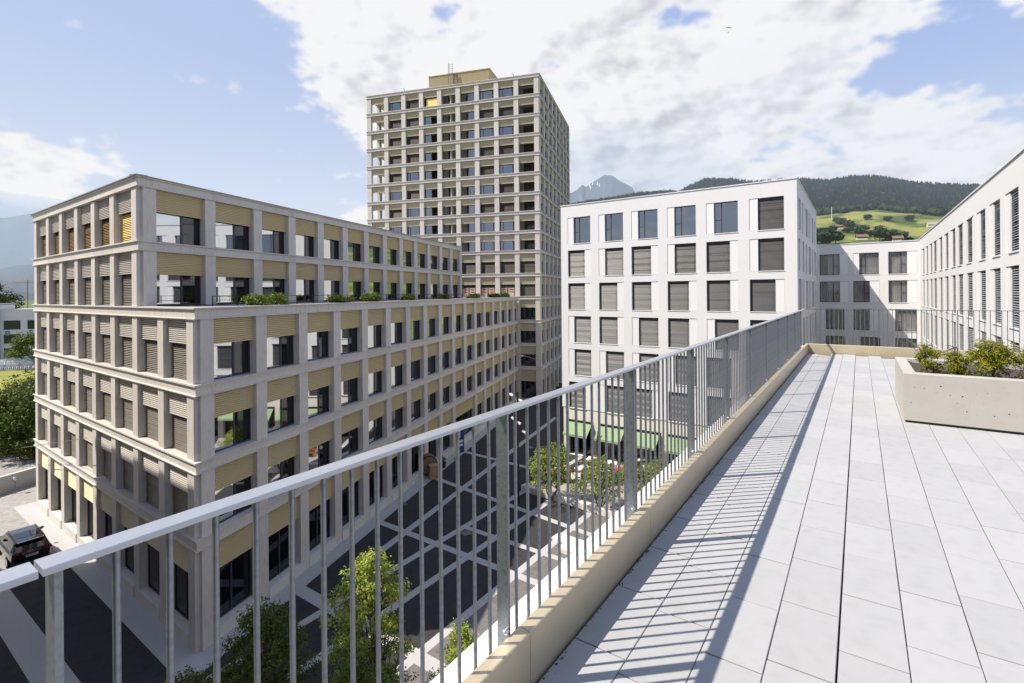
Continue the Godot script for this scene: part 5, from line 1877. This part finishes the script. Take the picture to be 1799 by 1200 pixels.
# ---------------------------------------------------------------- beyond the office block at the left
func far_left() -> void:
	# neighbour outside the picture whose shadow lies over the street and the end front
	var d2 := Vector2(-0.81229, 0.58325)
	var nb := thing("neighbour_block", "office block across the street that shades the end front", "office building", T(Vector3(-39.3, 0, -28.2)))
	var X := wall_axes(Vector3.ZERO, d2)
	var nm := MB.new()
	nm.prism(PackedVector2Array([Vector2(0, 0), Vector2(29.0, 20.8), Vector2(23.5, 28.5), Vector2(-13, 12)]), 0, 25.4)
	part(nb, "wall", nm.mesh(), M.cladding)
	for k in 7:
		var lm := MB.new()
		lm.prism(PackedVector2Array([Vector2(0.0, -0.15), Vector2(29.15, 20.8), Vector2(23.5, 28.7), Vector2(-13.2, 12)]), 4.0 + k * 3.45, 4.5 + k * 3.45)
		part(nb, "ledge", lm.mesh(), M.cladding)
	# low wall with ramp, lamp and handrail
	var wl := thing("retaining_wall", "low white concrete wall along the ramp beside the office block", "wall", wall_axes(W(-43.5, -16.0, 35.0), Vector2(2.6, 9.0)))
	var wb := MB.new()
	wb.extrude(PackedVector2Array([Vector2(-0.3, 0), Vector2(0, 0), Vector2(0, 1.35), Vector2(-0.3, 1.35)]), -8, 16)
	part(wl, "wall", wb.mesh(), M.concrete)
	var hr := thing("handrail", "small bent metal handrail before the low white wall", "handrail", T(W(-38.9, -16.0, 42.4)))
	var hm := MB.new()
	hm.tube(Vector3(0, 0, 0), Vector3(0, 1.1, 0), 0.03, 0.03, 6)
	hm.tube(Vector3(0, 1.1, 0), Vector3(-1.1, 1.1, 0.2), 0.03, 0.03, 6)
	hm.tube(Vector3(-1.1, 1.1, 0.2), Vector3(-1.1, 0, 0.2), 0.03, 0.03, 6)
	part(hr, "tube", hm.mesh(), M.zinc)
	var bl := thing("bollard_lamp", "thin lamp with round head standing against the low white wall", "lamp", T(W(-40.7, -16.0, 40.9)))
	var bm := MB.new()
	bm.tube(Vector3.ZERO, Vector3(0, 1.1, 0), 0.03, 0.03, 6)
	part(bl, "pole", bm.mesh(), M.zinc)
	var bh := MB.new()
	bh.ball(Vector3(0, 1.2, 0), Vector3(0.17, 0.17, 0.17), 10, 6)
	part(bl, "head", bh.mesh(), M.chrome)
	# shrubs behind the wall
	var sl := ["tall bushy tree behind the low wall, nearest the office block", "yellow-green bushy tree cut by the left edge behind the low wall", "dark bushy tree filling the back of the shrubbery", "big bushy tree at the far end of the shrubbery"]
	var sp := [[-47.5, 50.5, 6.6, 7.5], [-52.8, 52.0, 6.2, 7.0], [-54.0, 58.0, 5.6, 8.5], [-61.0, 64.0, 5.5, 9.0]]
	for i in 4:
		plant_tree("shrubbery_tree", sl[i], W(sp[i][0], -16, sp[i][1]), sp[i][2], sp[i][3], 16, 900, 0.17, [Color(0.075, 0.10, 0.022), Color(0.11, 0.13, 0.025), Color(0.05, 0.07, 0.02), Color(0.10, 0.125, 0.028)][i], 3, 0.09, 160 + i * 3, 0.12)
	plant_tree("street_tree", "slim tree outside the left edge whose shadow falls on the pale paving", W(-48.5, -16, 41.6), 6.0, 3.6, 9, 500, 0.15, Color(0.08, 0.11, 0.022), 1, 0.08, 190, 0.4)
	# meadow strips and lane
	var gb := struct("grass", flat([[-60, 68], [-150, 60], [-150, 112], [-103, 112], [-66, 92]], 0.012), grain(mat("turf", lin(0.27, 0.25, 0.045), 0.95), noise_tex(0.03, [Color(0.55, 0.65, 0.5), Color(1, 1, 1), Color(0.8, 0.85, 0.7)], 512, 44), 14.0))
	part(gb, "footpath", strip([-130, 74], [-60, 92], 2.4, 0.018), M.paving_light)
	part(gb, "footpath", strip([-140, 92], [-66, 112], 1.0, 0.021), mat("turf_dark", lin(0.10, 0.14, 0.03), 0.95))
	struct("street", flat([[-150, 112], [-60, 112], [-60, 126], [-150, 126]], 0.010), M.paving_light)
	# town house with round window
	var at := W(-131.0, -16.0, 112.0)
	var hs := thing("town_building", "white town building with a round window and square dark windows", "building", T(at))
	var F := wall_axes(Vector3.ZERO, Vector2(0.86, 0.51))
	var ops := []
	for r in 3:
		for c in 3:
			ops.append([3.0 + c * 4.2, 5.9 + c * 4.2, 1.7 + r * 3.3, 3.9 + r * 3.3, "", "dark", 0.0])
	white_front(hs, F, 0, 11.6, 0, 14.3, ops.filter(func(o): return o[1] < 11.6))
	white_front(hs, F * T(Vector3(11.6, 0, -1.2)), 0, 16, 0, 13.2, [[0.6, 3.6, 1.7, 3.9, "", "dark", 0.0], [0.6, 3.6, 5.0, 7.2, "", "dark", 0.0], [0.6, 3.6, 8.3, 10.5, "", "dark", 0.0], [4.8, 7.8, 5.0, 7.2, "", "dark", 0.0], [4.8, 7.8, 8.3, 10.5, "", "dark", 0.0]])
	var hb := MB.new()
	hb.box(Vector3(0.02, 0, -12), Vector3(11.5, 14.2, 11.5))
	hb.box(Vector3(11.5, 0, -13.5), Vector3(16, 13.1, 11.8))
	part(hs, "side_wall", hb.mesh(), M.plaster, F)
	var rm := MB.new()
	rm.box(Vector3(-0.3, 14.31, -12), Vector3(12.1, 0.25, 12.3))
	part(hs, "roof", rm.mesh(), M.cap_metal, F)
	var rw := MB.new()
	rw.tube(Vector3(7.2, 11.9, -0.05), Vector3(7.2, 11.9, 0.05), 1.15, 1.15, 24)
	part(hs, "round_window", rw.mesh(), M.glass_dark, F)
	var rr := MB.new()
	rr.box(Vector3(7.14, 10.8, 0.055), Vector3(0.12, 2.2, 0.03))
	rr.box(Vector3(6.1, 11.85, 0.06), Vector3(2.2, 0.12, 0.03))
	part(hs, "round_window_bar", rr.mesh(), M.white_metal, F)
	for e in [["B", 12.0, 7.45], ["S", 16.2, 7.5]]:
		var tm := TextMesh.new()
		tm.text = e[0]
		tm.font_size = 64
		tm.pixel_size = 0.026
		tm.depth = 0.06
		var sf := SystemFont.new()
		sf.font_names = PackedStringArray(["Droid Sans"])
		sf.font_weight = 700
		tm.font = sf
		part(hs, "letter", tm, M.sign_teal, F * T(Vector3(e[1] + 0.9, e[2], -1.15)))
	plant_tree("park_tree", "big dark tree rising behind the white town building", W(-150.0, -16, 140.0), 22.5, 17.0, 20, 900, 0.42, Color(0.05, 0.068, 0.018), 1, 0.5, 200, 0.4)
	plant_tree("park_tree", "small rounded tree top behind the roof of the town building", W(-127.0, -16, 150.0), 15.6, 9.0, 9, 500, 0.35, Color(0.06, 0.085, 0.025), 1, 0.3, 205, 0.4)
	plant_tree("street_tree", "young light green street tree before the town building", W(-108.5, -16, 112.5), 7.6, 6.6, 10, 600, 0.25, Color(0.12, 0.16, 0.03), 1, 0.12, 210, 0.36)
	# glazed bicycle shelter
	var bs := thing("bicycle_shelter", "arched glass bicycle shelter beyond the meadow", "shelter", wall_axes(W(-122.0, -16.0, 104.5), Vector2(0.86, 0.51)))
	var gm := MB.new()
	for i in 10:
		var p0 := PI * i / 10.0
		var p1 := PI * (i + 1) / 10.0
		gm.quad(Vector3(0, 2.4 * sin(p0), 2.4 * cos(p0)), Vector3(17, 2.4 * sin(p0), 2.4 * cos(p0)), Vector3(17, 2.4 * sin(p1), 2.4 * cos(p1)), Vector3(0, 2.4 * sin(p1), 2.4 * cos(p1)))
	var sg := mat("shelter_glass", Color(0.9, 0.92, 0.95, 0.25), 0.1)
	sg.transparency = BaseMaterial3D.TRANSPARENCY_ALPHA
	part(bs, "glass", gm.mesh(), sg)
	for k in 8:
		var am := MB.new()
		for i in 10:
			var p0 := PI * i / 10.0
			var p1 := PI * (i + 1) / 10.0
			am.tube(Vector3(k * 2.43, 2.42 * sin(p0), 2.42 * cos(p0)), Vector3(k * 2.43, 2.42 * sin(p1), 2.42 * cos(p1)), 0.06, 0.06, 5)
		part(bs, "arch", am.mesh(), M.zinc)
	var bk := MB.new()
	for i in 24:
		var x := 0.7 + i * 0.66
		bk.tube(Vector3(x, 0.35, -0.5), Vector3(x + 0.05, 0.35, -0.5), 0.33, 0.33, 10)
		bk.tube(Vector3(x, 0.35, 0.6), Vector3(x + 0.05, 0.35, 0.6), 0.33, 0.33, 10)
		bk.tube(Vector3(x, 0.35, -0.5), Vector3(x, 0.9, 0.3), 0.03, 0.03, 4)
		bk.tube(Vector3(x, 0.9, 0.3), Vector3(x, 0.35, 0.6), 0.03, 0.03, 4)
	var bo := thing("parked_bicycles", "dark row of bicycles under the arched glass shelter", "bicycles", bs.transform)
	part(bo, "bicycles", bk.mesh(), M.black_metal)
	bo.set_meta("kind", "stuff")
	# tower crane far off
	var cr := thing("tower_crane", "thin red tower crane far off before the blue mountains", "crane", T(W(-290.0, -16.0, 300.0)))
	var cb := MB.new()
	cb.tube(Vector3.ZERO, Vector3(0, 26.6, 0), 0.28, 0.28, 4)
	part(cr, "mast", cb.mesh(), M.crane_red)
	var cj := MB.new()
	for y in [24.9, 26.1]:
		cj.tube(Vector3(-9, y, 0), Vector3(24, y, -6), 0.08, 0.08, 4)
	for i in 22:
		cj.tube(Vector3(-9 + i * 1.5, 24.9, -i * 0.27), Vector3(-8.3 + i * 1.5, 26.1, -i * 0.27), 0.05, 0.05, 4)
	part(cr, "jib", cj.mesh(), M.crane_red)
	car()


# dark estate car seen from behind: stations along its length, x = rear to front
func car() -> void:
	var o := thing("parked_car", "black estate car with a glass roof parked beside the office block", "car", wall_axes(W(-30.55, -16.0, 31.15), Vector2(-0.812, 0.583)))
	var st := [[-2.30, 0.80, 0.42, 0.86], [-2.22, 0.89, 0.34, 0.98], [-1.7, 0.93, 0.30, 1.03], [-0.8, 0.94, 0.28, 1.02], [0.4, 0.94, 0.28, 1.00], [1.2, 0.93, 0.28, 0.98], [1.9, 0.88, 0.30, 0.90], [2.25, 0.74, 0.38, 0.72]]
	var ring := func(s: Array) -> Array:
		var x: float = s[0]
		var w: float = s[1]
		return [Vector3(x, s[2], w * 0.92), Vector3(x, lerpf(s[2], s[3], 0.45), w), Vector3(x, lerpf(s[2], s[3], 0.85), w * 0.99), Vector3(x, s[3], w * 0.92), Vector3(x, s[3] + 0.02, 0), Vector3(x, s[3], -w * 0.92), Vector3(x, lerpf(s[2], s[3], 0.85), -w * 0.99), Vector3(x, lerpf(s[2], s[3], 0.45), -w), Vector3(x, s[2], -w * 0.92)]
	var b := MB.new()
	for i in st.size() - 1:
		var p: Array = ring.call(st[i])
		var q: Array = ring.call(st[i + 1])
		for j in 8:
			b.quad(p[j], q[j], q[j + 1], p[j + 1])
		b.quad(p[8], q[8], q[0], p[0])
	for e in [[0, false], [st.size() - 1, true]]:
		var p: Array = ring.call(st[e[0]])
		for j in range(1, 8):
			if e[1]:
				b.tri(p[0], p[j + 1], p[j])
			else:
				b.tri(p[0], p[j], p[j + 1])
	part(o, "body", b.mesh(), M.car_paint)
	# cabin: glass band below, painted roof with a glass panel
	var cab := [[-2.16, 0.80, 1.00], [-1.72, 0.66, 1.52], [-0.6, 0.66, 1.60], [0.35, 0.63, 1.56], [1.25, 0.80, 1.00]]
	var gl := MB.new()
	for s in [1.0, -1.0]:
		for i in 4:
			var lo0 := Vector3(cab[i][0], 1.0, s * 0.85)
			var lo1 := Vector3(cab[i + 1][0], 1.0, s * 0.85)
			var hi0 := Vector3(cab[i][0], cab[i][2], s * cab[i][1])
			var hi1 := Vector3(cab[i + 1][0], cab[i + 1][2], s * cab[i + 1][1])
			if s > 0:
				gl.quad(lo0, lo1, hi1, hi0)
			else:
				gl.quad(lo1, lo0, hi0, hi1)
	part(o, "side_windows", gl.mesh(), M.car_glass)
	var rw := MB.new()
	rw.quad(Vector3(-2.17, 1.0, -0.78), Vector3(-2.17, 1.0, 0.78), Vector3(-1.75, 1.50, 0.64), Vector3(-1.75, 1.50, -0.64))
	part(o, "rear_window", rw.mesh(), M.glass_dark)
	var wsn := MB.new()
	wsn.quad(Vector3(1.26, 1.0, 0.80), Vector3(1.26, 1.0, -0.80), Vector3(0.38, 1.56, -0.62), Vector3(0.38, 1.56, 0.62))
	part(o, "windscreen", wsn.mesh(), M.car_glass)
	var rf := MB.new()
	for e in [[-1.92, -1.72, 1.50, 1.53], [-1.72, -0.6, 1.53, 1.61], [-0.6, 0.36, 1.61, 1.57]]:
		rf.quad(Vector3(e[0], e[2], 0.67), Vector3(e[1], e[3], 0.67), Vector3(e[1], e[3] + 0.01, -0.67), Vector3(e[0], e[2] + 0.01, -0.67))
		for s in [1.0, -1.0]:
			rf.quad(Vector3(e[0], e[2] - 0.06, s * 0.70), Vector3(e[1], e[3] - 0.06, s * 0.70), Vector3(e[1], e[3], s * 0.67), Vector3(e[0], e[2], s * 0.67))
	rf.quad(Vector3(-1.95, 1.46, -0.66), Vector3(-1.95, 1.46, 0.66), Vector3(-1.92, 1.505, 0.67), Vector3(-1.92, 1.505, -0.67))
	part(o, "roof", rf.mesh(), M.car_paint)
	var gp := MB.new()
	gp.quad(Vector3(-1.45, 1.565, 0.50), Vector3(-0.6, 1.625, 0.50), Vector3(-0.6, 1.63, -0.50), Vector3(-1.45, 1.57, -0.50))
	gp.quad(Vector3(-0.6, 1.625, 0.50), Vector3(0.2, 1.593, 0.50), Vector3(0.2, 1.597, -0.50), Vector3(-0.6, 1.63, -0.50))
	part(o, "glass_roof", gp.mesh(), M.car_glass)
	for s in [1.0, -1.0]:
		var rl := MB.new()
		rl.tube(Vector3(-1.7, 1.60, s * 0.61), Vector3(-0.6, 1.68, s * 0.61), 0.02, 0.02, 6)
		rl.tube(Vector3(-0.6, 1.68, s * 0.61), Vector3(0.25, 1.65, s * 0.60), 0.02, 0.02, 6)
		part(o, "roof_rail", rl.mesh(), M.black_metal)
		var lm := MB.new()
		lm.cbox(Vector3(-2.33, 0.84, s * 0.66 - 0.22), Vector3(0.30, 0.17, 0.44), 0.03)
		part(o, "tail_lamp", lm.mesh(), M.red_lamp)
		var mi := MB.new()
		mi.ball(Vector3(0.85, 1.08, s * 1.04), Vector3(0.09, 0.09, 0.13), 8, 6)
		part(o, "mirror", mi.mesh(), M.car_paint)
		for x in [-1.38, 1.45]:
			var tw := MB.new()
			tw.tube(Vector3(x, 0.34, s * 0.72), Vector3(x, 0.34, s * 0.95), 0.34, 0.34, 20)
			var ty := part(o, "tyre", tw.mesh(), M.rubber)
			var rm := MB.new()
			rm.tube(Vector3(x, 0.34, s * 0.94), Vector3(x, 0.34, s * 0.957), 0.22, 0.21, 14)
			part(ty, "rim", rm.mesh(), M.chrome)
	var ch := MB.new()
	ch.box(Vector3(-2.335, 0.83, -0.42), Vector3(0.03, 0.025, 0.84))
	part(o, "trim_bar", ch.mesh(), M.chrome)
	var pm := MB.new()
	pm.box(Vector3(-2.335, 0.66, -0.27), Vector3(0.02, 0.12, 0.54))
	var pl := part(o, "number_plate", pm.mesh(), M.plate)
	for i in 7:
		var gm := MB.new()
		gm.box(Vector3(-2.341, 0.685, -0.22 + i * 0.062), Vector3(0.006, 0.07, 0.035 if i % 3 else 0.022))
		part(pl, "plate_mark", gm.mesh(), M.ink)
	var sp := MB.new()
	sp.box(Vector3(-2.10, 1.49, -0.60), Vector3(0.22, 0.03, 1.20))
	part(o, "spoiler", sp.mesh(), M.car_paint)
